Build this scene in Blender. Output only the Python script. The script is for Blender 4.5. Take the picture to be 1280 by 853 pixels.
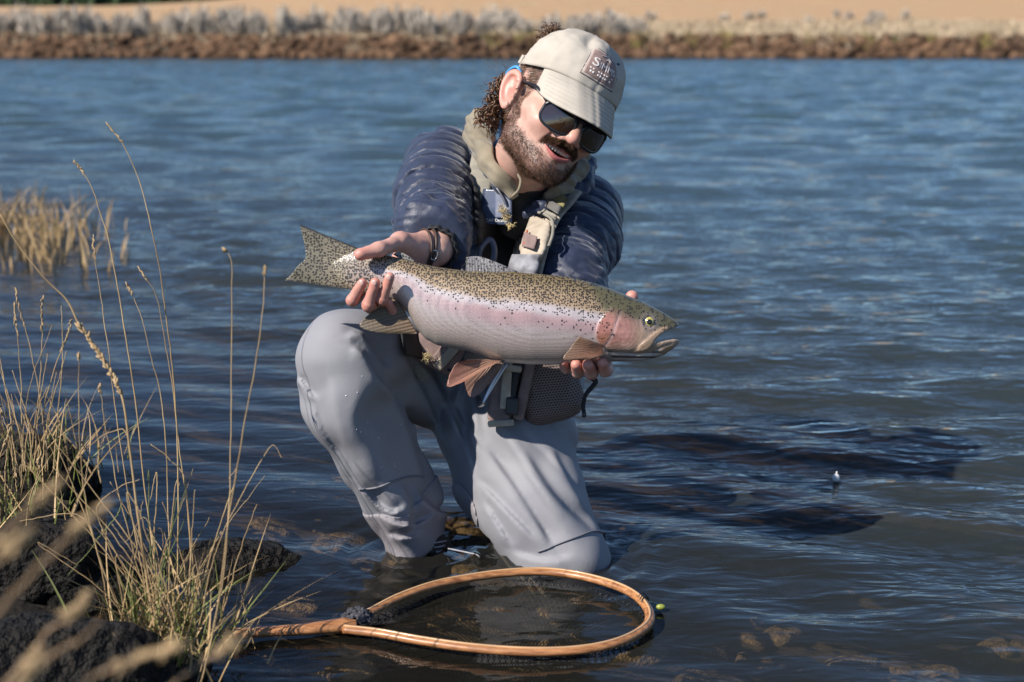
import bpy, math, random
import numpy as np
from mathutils import Matrix, Vector

# ------------------------------------------------------------------ camera, world, sun, exposure
for o in list(bpy.data.objects):
    bpy.data.objects.remove(o)
SC = bpy.context.scene
COL = SC.collection
rng = np.random.default_rng(7)
random.seed(7)

FPX = 50.0 / 36.0 * 1280.0          # focal length in photograph pixels
CAM_H = 0.92
PITCH = math.radians(12.2)
cam_data = bpy.data.cameras.new("camera")
cam_data.lens = 50.0
cam_data.sensor_width = 36.0
cam_data.clip_start = 0.05
cam_data.clip_end = 3000.0
cam_data.dof.use_dof = True
cam_data.dof.focus_distance = 2.44
cam_data.dof.aperture_fstop = 4.0
cam = bpy.data.objects.new("camera", cam_data)
COL.objects.link(cam)
cam.location = (0, 0, CAM_H)
cam.rotation_euler = (math.radians(90) - PITCH, 0, 0)
SC.camera = cam
MC = Matrix.Translation((0, 0, CAM_H)) @ Matrix.Rotation(math.radians(90) - PITCH, 4, 'X')
MCN = np.array(MC)

SUN_DIR = np.array([-0.64, -0.42, 0.64])          # towards the sun: left, behind the camera, up
SUN_DIR = SUN_DIR / np.linalg.norm(SUN_DIR)
SUN_EL = math.asin(SUN_DIR[2])
world = bpy.data.worlds.new("World")
SC.world = world
world.use_nodes = True
wn = world.node_tree
wn.nodes.clear()
sky = wn.nodes.new("ShaderNodeTexSky")
sky.sky_type = 'NISHITA'
sky.sun_disc = False
sky.sun_elevation = SUN_EL
sky.sun_rotation = math.atan2(SUN_DIR[0], SUN_DIR[1])
sky.air_density = 1.0
sky.dust_density = 0.0
sky.ozone_density = 6.0
sky.altitude = 1500.0
bg = wn.nodes.new("ShaderNodeBackground")
bg.inputs["Strength"].default_value = 0.085
wo = wn.nodes.new("ShaderNodeOutputWorld")
wn.links.new(sky.outputs[0], bg.inputs[0])
wn.links.new(bg.outputs[0], wo.inputs[0])

sun_data = bpy.data.lights.new("sun", 'SUN')
sun_data.energy = 4.6
sun_data.angle = math.radians(0.53)
sun_data.color = (1.0, 0.93, 0.84)
sun = bpy.data.objects.new("sun", sun_data)
COL.objects.link(sun)
sun.rotation_euler = Vector(SUN_DIR).to_track_quat('Z', 'Y').to_euler()
sun.location = (-6, -4, 8)

SC.view_settings.view_transform = 'Standard'
SC.view_settings.look = 'None'
SC.view_settings.exposure = 0.65
SC.view_settings.gamma = 1.0
SC.cycles.use_denoising = True
SC.cycles.max_bounces = 5
SC.cycles.transparent_max_bounces = 8
SC.cycles.caustics_reflective = False
SC.cycles.caustics_refractive = False
SC.cycles.sample_clamp_indirect = 4.0

# ------------------------------------------------------------------ helpers
def V(px, py, d):
    """point in the camera's own frame (metres) for a photo pixel at view depth d"""
    return np.array([(px - 640.0) * d / FPX, (426.5 - py) * d / FPX, -d])

def to_world(P):
    P = np.asarray(P, float)
    return P @ MCN[:3, :3].T + MCN[:3, 3]

def W(px, py, d):
    return to_world(V(px, py, d))

def on_plane(px, py, z=0.0):
    """world point where the sight line of a photo pixel meets the level z"""
    a = to_world(V(px, py, 1.0)) - np.array([0, 0, CAM_H])
    t = (z - CAM_H) / a[2]
    return np.array([0, 0, CAM_H]) + a * t

def to_cam(P):
    P = np.asarray(P, float)
    return (P - MCN[:3, 3]) @ MCN[:3, :3]

UPC = to_cam(np.array([0, 0, CAM_H + 1.0]))         # world up in the camera frame

def smooth(x, a, b):
    t = np.clip((x - a) / (b - a), 0, 1)
    return t * t * (3 - 2 * t)

_perm = np.random.default_rng(3).permutation(256).astype(np.int32)
_perm = np.concatenate([_perm, _perm, _perm])
_grad = np.random.default_rng(4).normal(size=(256, 3)).astype(np.float32)
_grad /= np.linalg.norm(_grad, axis=1, keepdims=True)

def noise(P):
    P = np.asarray(P, np.float32)
    i = np.floor(P).astype(np.int32)
    f = P - i
    u = f * f * f * (f * (f * 6 - 15) + 10)
    i &= 255
    out = 0
    for dx in (0, 1):
        wx = u[:, 0] if dx else 1 - u[:, 0]
        hx = _perm[i[:, 0] + dx]
        for dy in (0, 1):
            wy = u[:, 1] if dy else 1 - u[:, 1]
            hy = _perm[hx + i[:, 1] + dy]
            for dz in (0, 1):
                wz = u[:, 2] if dz else 1 - u[:, 2]
                g = _grad[_perm[hy + i[:, 2] + dz]]
                out = out + wx * wy * wz * (g[:, 0] * (f[:, 0] - dx) + g[:, 1] * (f[:, 1] - dy) + g[:, 2] * (f[:, 2] - dz))
    return out * 1.6

def fbm(P, n=3):
    a, s, t = 1.0, 0.0, 0.0
    P = np.asarray(P, np.float32)
    for k in range(n):
        s = s + a * noise(P * (2.03 ** k) + 17.3 * k)
        t += a
        a *= 0.5
    return s / t

# ---- mesh objects
def tag(o, label=None, cat=None, group=None, kind=None):
    if label: o["label"] = label
    if cat: o["category"] = cat
    if group: o["group"] = group
    if kind: o["kind"] = kind
    return o

def empty(name, loc, label=None, cat=None, group=None):
    o = bpy.data.objects.new(name, None)
    o.empty_display_size = 0.1
    COL.objects.link(o)
    o.location = Vector(loc)
    return tag(o, label, cat, group)

ROOT_LOC = {}
def root_loc(o):
    while o.parent is not None:
        o = o.parent
    return np.array(o.location)

def make_mesh(name, verts, faces, smooth_shade=True, attrs=None):
    """verts (n,3); faces: array (m,3|4) or list of arrays"""
    verts = np.asarray(verts, np.float32)
    me = bpy.data.meshes.new(name)
    fl = faces if isinstance(faces, list) else [faces]
    fl = [np.asarray(f, np.int32) for f in fl if len(f)]
    me.vertices.add(len(verts))
    me.vertices.foreach_set("co", verts.ravel())
    nl = sum(f.size for f in fl)
    npoly = sum(len(f) for f in fl)
    me.loops.add(nl)
    me.loops.foreach_set("vertex_index", np.concatenate([f.ravel() for f in fl]))
    me.polygons.add(npoly)
    tot = np.concatenate([np.full(len(f), f.shape[1], np.int32) for f in fl])
    st = np.concatenate([[0], np.cumsum(tot)[:-1]]).astype(np.int32)
    me.polygons.foreach_set("loop_start", st)
    me.polygons.foreach_set("loop_total", tot)
    me.polygons.foreach_set("use_smooth", np.full(npoly, smooth_shade, bool))
    if attrs:
        for k, a in attrs.items():
            a = np.asarray(a, np.float32)
            if a.ndim == 1:
                at = me.attributes.new(k, 'FLOAT', 'POINT')
                at.data.foreach_set("value", a)
            else:
                if a.shape[1] == 3 and k != "loc":
                    a = np.concatenate([a, np.ones((len(a), 1), np.float32)], 1)
                if k == "loc":
                    at = me.attributes.new(k, 'FLOAT_VECTOR', 'POINT')
                    at.data.foreach_set("vector", a.ravel())
                else:
                    at = me.attributes.new(k, 'FLOAT_COLOR', 'POINT')
                    at.data.foreach_set("color", a.ravel())
    me.update(calc_edges=True)
    me.validate()
    return me

def obj(name, verts, faces, material, parent=None, smooth_shade=True, attrs=None, origin=None):
    """world-space verts -> ONE mesh object; as a part it is measured from its thing's base"""
    verts = np.asarray(verts, float)
    if parent is not None:
        off = root_loc(parent)
    elif origin is not None:
        off = np.asarray(origin, float)
    else:
        off = np.zeros(3)
    me = make_mesh(name, verts - off, faces, smooth_shade, attrs)
    if material: me.materials.append(material)
    o = bpy.data.objects.new(name, me)
    COL.objects.link(o)
    if parent is not None:
        o.parent = parent
    else:
        o.location = Vector(off)
    return o

def join(*parts):
    vs, fs, n = [], [], 0
    for v, f in parts:
        vs.append(np.asarray(v, float))
        for g in (f if isinstance(f, list) else [f]):
            if len(g):
                fs.append(np.asarray(g, np.int32) + n)
        n += len(v)
    out = {}
    for g in fs:
        out.setdefault(g.shape[1], []).append(g)
    return np.concatenate(vs), [np.concatenate(g) for g in out.values()]

def resample(pts, n):
    pts = np.asarray(pts, float)
    m = len(pts)
    if m == 2:
        t = np.linspace(0, 1, n)[:, None]
        return pts[0] * (1 - t) + pts[1] * t
    ext = np.vstack([2 * pts[0] - pts[1], pts, 2 * pts[-1] - pts[-2]])
    s = np.linspace(0, m - 1, n)
    i = np.minimum(s.astype(int), m - 2)
    t = (s - i)[:, None]
    p0, p1, p2, p3 = ext[i], ext[i + 1], ext[i + 2], ext[i + 3]
    return 0.5 * ((2 * p1) + (-p0 + p2) * t + (2 * p0 - 5 * p1 + 4 * p2 - p3) * t ** 2 + (-p0 + 3 * p1 - 3 * p2 + p3) * t ** 3)

def frames(p, up=(0.13, 0.2, 0.97)):
    t = np.gradient(p, axis=0)
    t /= np.linalg.norm(t, axis=1, keepdims=True) + 1e-12
    n = np.zeros_like(p)
    a = np.cross(t[0], up)
    if np.linalg.norm(a) < 0.1: a = np.cross(t[0], (1, 0, 0))
    n[0] = a / np.linalg.norm(a)
    for i in range(1, len(p)):
        v = n[i - 1] - t[i] * (n[i - 1] @ t[i])
        n[i] = v / (np.linalg.norm(v) + 1e-12)
    return t, n, np.cross(t, n)

def tube(pts, rad, n=8, seg=None, closed=False, flat=1.0, up=(0.13, 0.2, 0.97)):
    p = np.asarray(pts, float)
    if seg: p = resample(p, seg)
    r = np.asarray(rad, float)
    if r.ndim == 0: r = np.full(len(p), float(r))
    elif len(r) != len(p): r = np.interp(np.linspace(0, 1, len(p)), np.linspace(0, 1, len(r)), r)
    t, a, b = frames(p, up)
    if closed:
        t = (np.roll(p, -1, 0) - np.roll(p, 1, 0)); t /= np.linalg.norm(t, axis=1, keepdims=True)
        a = np.cross(t, np.broadcast_to(up, t.shape)); a /= np.linalg.norm(a, axis=1, keepdims=True)
        b = np.cross(t, a)
    th = np.linspace(0, 2 * np.pi, n, endpoint=False)
    v = p[:, None] + r[:, None, None] * (np.cos(th)[None, :, None] * a[:, None] + flat * np.sin(th)[None, :, None] * b[:, None])
    m = len(p)
    i = np.arange(m if closed else m - 1)
    j = np.arange(n)
    I, J = np.meshgrid(i, j, indexing='ij')
    I2, J2 = (I + 1) % m, (J + 1) % n
    q = np.stack([I * n + J, I * n + J2, I2 * n + J2, I2 * n + J], -1).reshape(-1, 4)
    v = v.reshape(-1, 3)
    if closed: return v, [q]
    c0, c1 = len(v), len(v) + 1
    v = np.vstack([v, p[0], p[-1]])
    f0 = np.stack([np.full(n, c0), (j + 1) % n, j], -1)
    f1 = np.stack([np.full(n, c1), (m - 1) * n + j, (m - 1) * n + (j + 1) % n], -1)
    return v, [q, np.concatenate([f0, f1])]

def sheet(A, thick_vec):
    """A (nu,nv,3) front surface; closed slab with back shifted by thick_vec (broadcastable)"""
    nu, nv = A.shape[:2]
    B = A + thick_vec
    v = np.concatenate([A.reshape(-1, 3), B.reshape(-1, 3)])
    N = nu * nv
    I, J = np.meshgrid(np.arange(nu - 1), np.arange(nv - 1), indexing='ij')
    q = np.stack([I * nv + J, I * nv + J + 1, (I + 1) * nv + J + 1, (I + 1) * nv + J], -1).reshape(-1, 4)
    qs = [q, q[:, ::-1] + N]
    def rim(ix):
        ix = np.asarray(ix)
        return np.stack([ix[:-1], ix[:-1] + N, ix[1:] + N, ix[1:]], -1)
    qs.append(rim(np.arange(nv)))
    qs.append(rim(((nu - 1) * nv + np.arange(nv))[::-1]))
    qs.append(rim((np.arange(nu) * nv)[::-1]))
    qs.append(rim(np.arange(nu) * nv + nv - 1))
    return v, [np.concatenate(qs)]

def box(lo, hi):
    x0, y0, z0 = lo; x1, y1, z1 = hi
    v = np.array([[x0, y0, z0], [x1, y0, z0], [x1, y1, z0], [x0, y1, z0], [x0, y0, z1], [x1, y0, z1], [x1, y1, z1], [x0, y1, z1]], float)
    f = np.array([[0, 3, 2, 1], [4, 5, 6, 7], [0, 1, 5, 4], [1, 2, 6, 5], [2, 3, 7, 6], [3, 0, 4, 7]])
    return v, [f]

def ico(sub=2):
    import bmesh
    bm = bmesh.new()
    bmesh.ops.create_icosphere(bm, subdivisions=sub, radius=1)
    bm.verts.ensure_lookup_table()
    v = np.array([x.co[:] for x in bm.verts])
    f = np.array([[l.index for l in g.verts] for g in bm.faces])
    bm.free()
    return v, f

# ---- distance fields
def cone(P, a, b, ra, rb):
    a = np.asarray(a, np.float32); b = np.asarray(b, np.float32)
    ba = b - a
    h = np.clip(((P - a) @ ba) / (ba @ ba), 0, 1)
    q = P - a - h[:, None] * ba
    return np.sqrt((q * q).sum(1)) - (ra + (rb - ra) * h), h

def capsule(P, a, b, ra, rb=None):
    return cone(P, a, b, ra, ra if rb is None else rb)[0]

def ell(P, c, r, M=None):
    q = P - np.asarray(c, np.float32)
    if M is not None: q = q @ np.asarray(M, np.float32)
    r = np.asarray(r, np.float32)
    k0 = np.sqrt(((q / r) ** 2).sum(1)) + 1e-6
    k1 = np.sqrt(((q / (r * r)) ** 2).sum(1)) + 1e-6
    return k0 * (k0 - 1) / k1

def smin(a, b, k):
    h = np.clip(0.5 + 0.5 * (b - a) / k, 0, 1)
    return b + (a - b) * h - k * h * (1 - h)

def smax(a, b, k):
    return -smin(-a, -b, k)

def chain(P, pts, rs, k=0.02):
    """smooth tube through points; also returns arc length of the nearest segment point"""
    d = None; best = None; T = None; acc = 0.0
    for i in range(len(pts) - 1):
        L = float(np.linalg.norm(np.asarray(pts[i + 1]) - np.asarray(pts[i])))
        di, h = cone(P, pts[i], pts[i + 1], rs[i], rs[i + 1])
        ti = acc + h * L
        if d is None: d, best, T = di, di, ti
        else:
            T = np.where(di < best, ti, T); best = np.minimum(best, di)
            d = smin(d, di, k)
        acc += L
    return d, T

def mesh_sdf(f, lo, hi, h, margin=0.012):
    B = 4
    lo = np.asarray(lo, np.float32); hi = np.asarray(hi, np.float32)
    nb = np.ceil((hi - lo) / (h * B)).astype(int) + 1
    cen = (np.indices(nb).reshape(3, -1).T + 0.5) * (h * B) + lo
    fc = f(cen.astype(np.float32)).reshape(nb)
    near = np.abs(fc) < h * B * 0.95 + margin
    up = lambda a: a.repeat(B, 0).repeat(B, 1).repeat(B, 2)
    Fg = up(fc.astype(np.float32))
    mask = up(near)
    idx = np.argwhere(mask)
    vals = np.empty(len(idx), np.float32)
    for s in range(0, len(idx), 400000):
        vals[s:s + 400000] = f((idx[s:s + 400000] * h + lo).astype(np.float32))
    Fg[mask] = vals
    return surface_nets(Fg, lo, h)

def surface_nets(Fg, lo, h):
    nx, ny, nz = Fg.shape
    S = Fg < 0
    cnt = np.zeros((nx - 1, ny - 1, nz - 1), np.int8)
    cs = [(a, b, c) for a in (0, 1) for b in (0, 1) for c in (0, 1)]
    for a, b, c in cs:
        cnt += S[a:nx - 1 + a, b:ny - 1 + b, c:nz - 1 + c]
    act = (cnt > 0) & (cnt < 8)
    I = np.argwhere(act)
    idx = np.full(act.shape, -1, np.int32)
    idx[act] = np.arange(len(I))
    acc = np.zeros((len(I), 3)); num = np.zeros(len(I))
    for a in cs:
        for ax in range(3):
            if a[ax]: continue
            b = list(a); b[ax] = 1
            fa = Fg[I[:, 0] + a[0], I[:, 1] + a[1], I[:, 2] + a[2]]
            fb = Fg[I[:, 0] + b[0], I[:, 1] + b[1], I[:, 2] + b[2]]
            m = (fa < 0) != (fb < 0)
            t = fa[m] / (fa[m] - fb[m])
            pos = np.tile(np.array(a, float), (m.sum(), 1)); pos[:, ax] += t
            acc[m] += pos; num[m] += 1
    Vv = lo + h * (I + acc / num[:, None])
    quads = []
    A = S[:-1, 1:-1, 1:-1] != S[1:, 1:-1, 1:-1]
    e = np.argwhere(A) + [0, 1, 1]
    def emit(e, c, flip):
        q = np.stack([idx[tuple((e + o).T)] for o in c], -1)
        q[flip] = q[flip][:, ::-1]
        quads.append(q)
    emit(e, [(0, -1, -1), (0, 0, -1), (0, 0, 0), (0, -1, 0)], ~S[tuple(e.T)])
    A = S[1:-1, :-1, 1:-1] != S[1:-1, 1:, 1:-1]
    e = np.argwhere(A) + [1, 0, 1]
    emit(e, [(-1, 0, -1), (-1, 0, 0), (0, 0, 0), (0, 0, -1)], ~S[tuple(e.T)])
    A = S[1:-1, 1:-1, :-1] != S[1:-1, 1:-1, 1:]
    e = np.argwhere(A) + [1, 1, 0]
    emit(e, [(-1, -1, 0), (0, -1, 0), (0, 0, 0), (-1, 0, 0)], ~S[tuple(e.T)])
    q = np.concatenate(quads)
    q = q[(q >= 0).all(1)]
    return Vv, q

def relax(v, q, it=1, lam=0.5):
    for _ in range(it):
        s = np.zeros_like(v); c = np.zeros(len(v))
        for k in range(4):
            np.add.at(s, q[:, k], v[q[:, (k + 1) % 4]]); np.add.at(c, q[:, k], 1)
            np.add.at(s, q[:, k], v[q[:, (k - 1) % 4]]); np.add.at(c, q[:, k], 1)
        v = v * (1 - lam) + lam * s / c[:, None]
    return v

def march(f, px, py, d0=2.0, d1=3.0, off=0.0):
    """surface point of field f along the sight line of each pixel (camera frame)"""
    px = np.asarray(px, float); py = np.asarray(py, float)
    dirs = np.stack([(px - 640) / FPX, (426.5 - py) / FPX, -np.ones_like(px)], -1)
    d = np.full(px.shape, d0)
    for _ in range(48):
        p = (dirs * d[..., None]).reshape(-1, 3).astype(np.float32)
        s = f(p).reshape(px.shape) - off
        d = np.minimum(d + 0.75 * s, d1)
    return dirs * d[..., None]

# ------------------------------------------------------------------ materials
def new_mat(name):
    m = bpy.data.materials.new(name)
    m.use_nodes = True
    nt = m.node_tree
    b = nt.nodes["Principled BSDF"]
    return m, nt, b

def _coord(nt):
    tc = nt.nodes.new("ShaderNodeTexCoord")
    return tc.outputs["Object"]

def mat(name, col, rough=0.6, var=0.25, vscale=12.0, bump=0.0, bscale=60.0, metal=0.0, coat=0.0, sheen=0.0, spec=0.5,
        attr=None, sss=0.0, bdist=0.002, detail=4.0, col2=None, stretch=None, trans=0.0):
    m, nt, b = new_mat(name)
    co = _coord(nt)
    if stretch is not None:
        mp = nt.nodes.new("ShaderNodeMapping"); mp.inputs["Scale"].default_value = stretch
        nt.links.new(co, mp.inputs[0]); co = mp.outputs[0]
    nz = nt.nodes.new("ShaderNodeTexNoise")
    nz.inputs["Scale"].default_value = vscale
    nz.inputs["Detail"].default_value = detail
    nt.links.new(co, nz.inputs["Vector"])
    rp = nt.nodes.new("ShaderNodeMapRange")
    rp.inputs[1].default_value = 0.3; rp.inputs[2].default_value = 0.7
    nt.links.new(nz.outputs["Fac"], rp.inputs[0])
    mix = nt.nodes.new("ShaderNodeMix"); mix.data_type = 'RGBA'
    nt.links.new(rp.outputs[0], mix.inputs[0])
    if attr:
        at = nt.nodes.new("ShaderNodeAttribute"); at.attribute_name = attr
        mul = nt.nodes.new("ShaderNodeMix"); mul.data_type = 'RGBA'; mul.blend_type = 'MULTIPLY'; mul.inputs[0].default_value = 1.0
        mix.inputs[6].default_value = (1 - var, 1 - var, 1 - var, 1)
        mix.inputs[7].default_value = (1 + var * 0.3,) * 3 + (1,)
        nt.links.new(at.outputs["Color"], mul.inputs[6]); nt.links.new(mix.outputs[2], mul.inputs[7])
        nt.links.new(mul.outputs[2], b.inputs["Base Color"])
    else:
        c1 = [c * (1 - var) for c in col]
        c2 = col2 if col2 else [min(1, c * (1 + var)) for c in col]
        mix.inputs[6].default_value = (*c1, 1); mix.inputs[7].default_value = (*c2, 1)
        nt.links.new(mix.outputs[2], b.inputs["Base Color"])
    b.inputs["Roughness"].default_value = rough
    b.inputs["Metallic"].default_value = metal
    b.inputs["Specular IOR Level"].default_value = spec
    if coat:
        b.inputs["Coat Weight"].default_value = coat; b.inputs["Coat Roughness"].default_value = 0.15
    if sheen:
        b.inputs["Sheen Weight"].default_value = sheen; b.inputs["Sheen Roughness"].default_value = 0.4
    if sss:
        b.inputs["Subsurface Weight"].default_value = sss
        b.inputs["Subsurface Radius"].default_value = (1.0, 0.35, 0.2)
        b.inputs["Subsurface Scale"].default_value = 0.006
    if trans:
        b.inputs["Transmission Weight"].default_value = trans
    if bump:
        nb = nt.nodes.new("ShaderNodeTexNoise"); nb.inputs["Scale"].default_value = bscale; nb.inputs["Detail"].default_value = 5
        nt.links.new(co, nb.inputs["Vector"])
        bp = nt.nodes.new("ShaderNodeBump"); bp.inputs["Strength"].default_value = bump; bp.inputs["Distance"].default_value = bdist
        nt.links.new(nb.outputs["Fac"], bp.inputs["Height"])
        nt.links.new(bp.outputs[0], b.inputs["Normal"])
    return m

# ------------------------------------------------------------------ the ground: lakebed, near bank, far bank and hill
SHORE = np.array([[0.45, -1.5], [-0.05, 0.6], [-0.35, 1.4], [-0.62, 1.95], [-0.86, 2.6], [-1.08, 3.1], [-1.45, 3.55], [-2.3, 4.1], [-3.5, 6.2], [-7, 8.5], [-14, 11]])
def shore_dist(x, y):
    """signed distance from the near waterline, positive on the water side"""
    best = np.full(x.shape, 1e9); sgn = np.ones(x.shape)
    for i in range(len(SHORE) - 1):
        a, b = SHORE[i], SHORE[i + 1]
        e = b - a
        t = np.clip(((x - a[0]) * e[0] + (y - a[1]) * e[1]) / (e @ e), 0, 1)
        dx, dy = x - a[0] - t * e[0], y - a[1] - t * e[1]
        d = np.hypot(dx, dy)
        s = np.where(e[0] * (y - a[1]) - e[1] * (x - a[0]) > 0, -1.0, 1.0)
        m = d < best
        best = np.where(m, d, best); sgn = np.where(m, s, sgn)
    return best * sgn

FAR_Y = 55.5
def far_edge(x):
    return FAR_Y + 0.5 * np.sin(x * 0.35) + 0.35 * np.sin(x * 0.9 + 1)

def ground_z(x, y):
    s = shore_dist(x, y)
    P = np.stack([x, y, np.zeros_like(x)], -1).reshape(-1, 3)
    n1 = fbm(P * 2.3, 3).reshape(x.shape)
    n2 = fbm(P * 9.0, 3).reshape(x.shape)
    zb = -1.5 * (1 - np.exp(-np.maximum(s, 0) * 0.14)) + 0.02 * n1 * smooth(s, 0, .3) + 0.012 * n2
    zl = 0.20 * np.tanh(np.maximum(-s, 0) * 2.2) + 0.05 * n1 * smooth(-s, 0, .4) + 0.03 * n2
    z = np.where(s > 0, zb, zl)
    # far side
    q = y - far_edge(x)
    nf = fbm(P * np.array([0.5, 0.5, 1]), 3).reshape(x.shape)
    bank = 0.75 * smooth(q, -0.2, 1.3) + 0.35 * smooth(q, 1.0, 7.0) + 0.12 * nf * smooth(q, 0, 2)
    k = 0.020 + 0.020 * smooth(x / np.maximum(y, 1), -0.30, -0.02)
    hill = np.maximum(q - 5, 0) * k * 1.0 + 0.8 * fbm(P * 0.012, 2).reshape(x.shape) * smooth(q, 30, 120)
    zf = -1.2 * smooth(-q, 0, 6) + bank + np.minimum(hill, 40)
    crest = 7.6 + 3.0 * smooth(x, -110, -70) * 0 
    return np.where(q > -6, zf, z)

def grow(a, b, d0, rate, dmax):
    out = [a]; d = d0
    while out[-1] < b:
        out.append(out[-1] + d); d = min(d * rate, dmax)
    return out
xs_p = np.array(grow(0, 160, 0.03, 1.022, 4.0))
xs = np.concatenate([-xs_p[:0:-1], xs_p]) - 0.4
ys = np.concatenate([np.arange(-4, 1.2, 0.12), np.arange(1.2, 4.6, 0.035), grow(4.6, 52, 0.06, 1.06, 2.0), np.arange(53.5, 60, 0.16), grow(60.2, 420, 0.5, 1.1, 9.0)])
ys = np.unique(ys)
GX, GY = np.meshgrid(xs, ys, indexing='ij')
GZ = ground_z(GX, GY)
gs = shore_dist(GX, GY)
gq = GY - far_edge(GX)
gn = fbm(np.stack([GX, GY, GX * 0], -1).reshape(-1, 3) * 0.35, 3).reshape(GX.shape)
gcol = np.zeros(GX.shape + (3,))
gcol[:] = (0.105, 0.078, 0.050)                             # wet lakebed mud
gcol[gs < 0.03] = (0.030, 0.024, 0.018)                     # dark wet soil, with the near bank's shade put into the colour
fm = gq > -3
dirt = np.array([0.10, 0.058, 0.035]); dry = np.array([0.47, 0.36, 0.24]); hillc = np.array([0.50, 0.315, 0.17]); hillc2 = np.array([0.46, 0.34, 0.19])
a = smooth(gq, 0.7, 1.8)[..., None]
b_ = smooth(gq + 4 * gn, 7, 16)[..., None]
c_ = smooth(gn, -0.2, 0.4)[..., None] * 0.6
far_c = (dirt * (1 - a) + dry * a) * (1 - b_) + (hillc * (1 - c_) + hillc2 * c_) * b_
gcol[fm] = far_c[fm]
def grid_faces(nu, nv):
    I, J = np.meshgrid(np.arange(nu - 1), np.arange(nv - 1), indexing='ij')
    return np.stack([I * nv + J, (I + 1) * nv + J, (I + 1) * nv + J + 1, I * nv + J + 1], -1).reshape(-1, 4)
m_ground = mat("ground_soil", (1, 1, 1), rough=0.9, var=0.45, vscale=18.0, bump=0.6, bscale=45, bdist=0.01, attr="Col", spec=0.25, detail=6)
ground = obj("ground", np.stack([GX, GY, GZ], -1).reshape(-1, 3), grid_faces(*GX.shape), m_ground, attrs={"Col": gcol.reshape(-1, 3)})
tag(ground, kind="structure")

# ------------------------------------------------------------------ the lake
LEGS = [on_plane(525, 690), on_plane(705, 700)]
yy = [-1.0]
while yy[-1] < FAR_Y + 1.2:
    y = yy[-1]
    yy.append(y + min(0.018 + 0.0036 * max(y - 1.5, 0) ** 1.45, 0.115))
yy = np.array(yy)
NC = 430
sx = np.linspace(-1, 1, NC)
WX = sx[:, None] * (2.6 + 0.62 * np.maximum(yy, 0))[None, :]
WY = np.broadcast_to(yy, WX.shape).copy()
cell = np.maximum(np.gradient(yy)[None, :], np.gradient(WX, axis=0))
wz = np.zeros_like(WX)
wr = np.random.default_rng(12)
ws = shore_dist(WX, WY)
calm = 0.22 + 0.78 * smooth(ws + 0.12 * (WY - 2.4), 0.55, 2.0)
warp = fbm(np.stack([WX * 0.9, WY * 0.9, WX * 0], -1).reshape(-1, 3), 2).reshape(WX.shape)
for i in range(76):
    lam = 0.075 * (1.5 / 0.075) ** wr.random()
    ang = wr.normal(0, 0.42) + math.radians(-102)           # travel towards the near bank
    kx, ky = math.cos(ang) * 2 * math.pi / lam, math.sin(ang) * 2 * math.pi / lam
    amp = 0.0078 * lam * (1.0 if lam > 0.16 else 0.6) * (0.75 + 0.5 * wr.random())
    ph = kx * WX + ky * WY + wr.random() * 6.28 + warp * min(2.2, 0.5 / lam)
    env = 0.55 + 0.65 * np.sin(WX * (0.7 + wr.random()) + WY * (0.5 + wr.random() * .7) + wr.random() * 6.28)
    att = smooth(lam / cell, 2.5, 5.0)
    if lam > 0.55: att = att * smooth(WY, 4.0, 14.0)
    wz += amp * att * env * (np.sin(ph) + 0.22 * np.cos(2 * ph))
wz *= calm
for cx, cy in ((LEGS[0][0], LEGS[0][1]), (LEGS[1][0], LEGS[1][1])):
    r = np.hypot(WX - cx, WY - cy)
    wz += 0.0050 * np.sin((r - 0.09) * 2 * math.pi / 0.055 + 2.2 * warp) * np.exp(-((r - 0.10) / 0.11) ** 2)
depth = np.maximum(-ground_z(WX, WY), 0) 
m_water, nt, b = new_mat("lake_water")
nt.nodes.remove(b)
out = nt.nodes["Material Output"]
co = _coord(nt)
def wnoise(scale, sxyz, detail):
    mp = nt.nodes.new("ShaderNodeMapping"); mp.inputs["Scale"].default_value = sxyz
    mp.inputs["Rotation"].default_value = (0, 0, math.radians(-10))
    nt.links.new(co, mp.inputs[0])
    n = nt.nodes.new("ShaderNodeTexNoise"); n.inputs["Scale"].default_value = scale; n.inputs["Detail"].default_value = detail
    n.inputs["Distortion"].default_value = 0.4
    nt.links.new(mp.outputs[0], n.inputs["Vector"])
    return n.outputs["Fac"]
def math_node(op, a, b=None, c=None):
    n = nt.nodes.new("ShaderNodeMath"); n.operation = op
    for i, x in enumerate((a, b, c)):
        if x is None: continue
        if isinstance(x, (int, float)): n.inputs[i].default_value = x
        else: nt.links.new(x, n.inputs[i])
    return n.outputs[0]
at_far = nt.nodes.new("ShaderNodeAttribute"); at_far.attribute_name = "far"
at_calm = nt.nodes.new("ShaderNodeAttribute"); at_calm.attribute_name = "calm"
at_dep = nt.nodes.new("ShaderNodeAttribute"); at_dep.attribute_name = "clear"
n_f = wnoise(1.0, (0.8, 2.2, 1), 3)
n_n = wnoise(1.0, (9, 22, 1), 2)
hgt = math_node('ADD', math_node('MULTIPLY', math_node('MULTIPLY', n_f, at_far.outputs["Fac"]), 0.22),
                math_node('MULTIPLY', math_node('MULTIPLY', n_n, at_calm.outputs["Fac"]), 0.014))
bp = nt.nodes.new("ShaderNodeBump"); bp.inputs["Strength"].default_value = 1.0; bp.inputs["Distance"].default_value = 1.0
nt.links.new(hgt, bp.inputs["Height"])
fr = nt.nodes.new("ShaderNodeFresnel"); fr.inputs["IOR"].default_value = 1.333
nt.links.new(bp.outputs[0], fr.inputs["Normal"])
gl = nt.nodes.new("ShaderNodeBsdfGlossy"); gl.inputs["Roughness"].default_value = 0.06
nt.links.new(bp.outputs[0], gl.inputs["Normal"])
tr = nt.nodes.new("ShaderNodeBsdfTransparent"); tr.inputs["Color"].default_value = (0.80, 0.74, 0.60, 1)
df = nt.nodes.new("ShaderNodeBsdfDiffuse")
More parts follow.
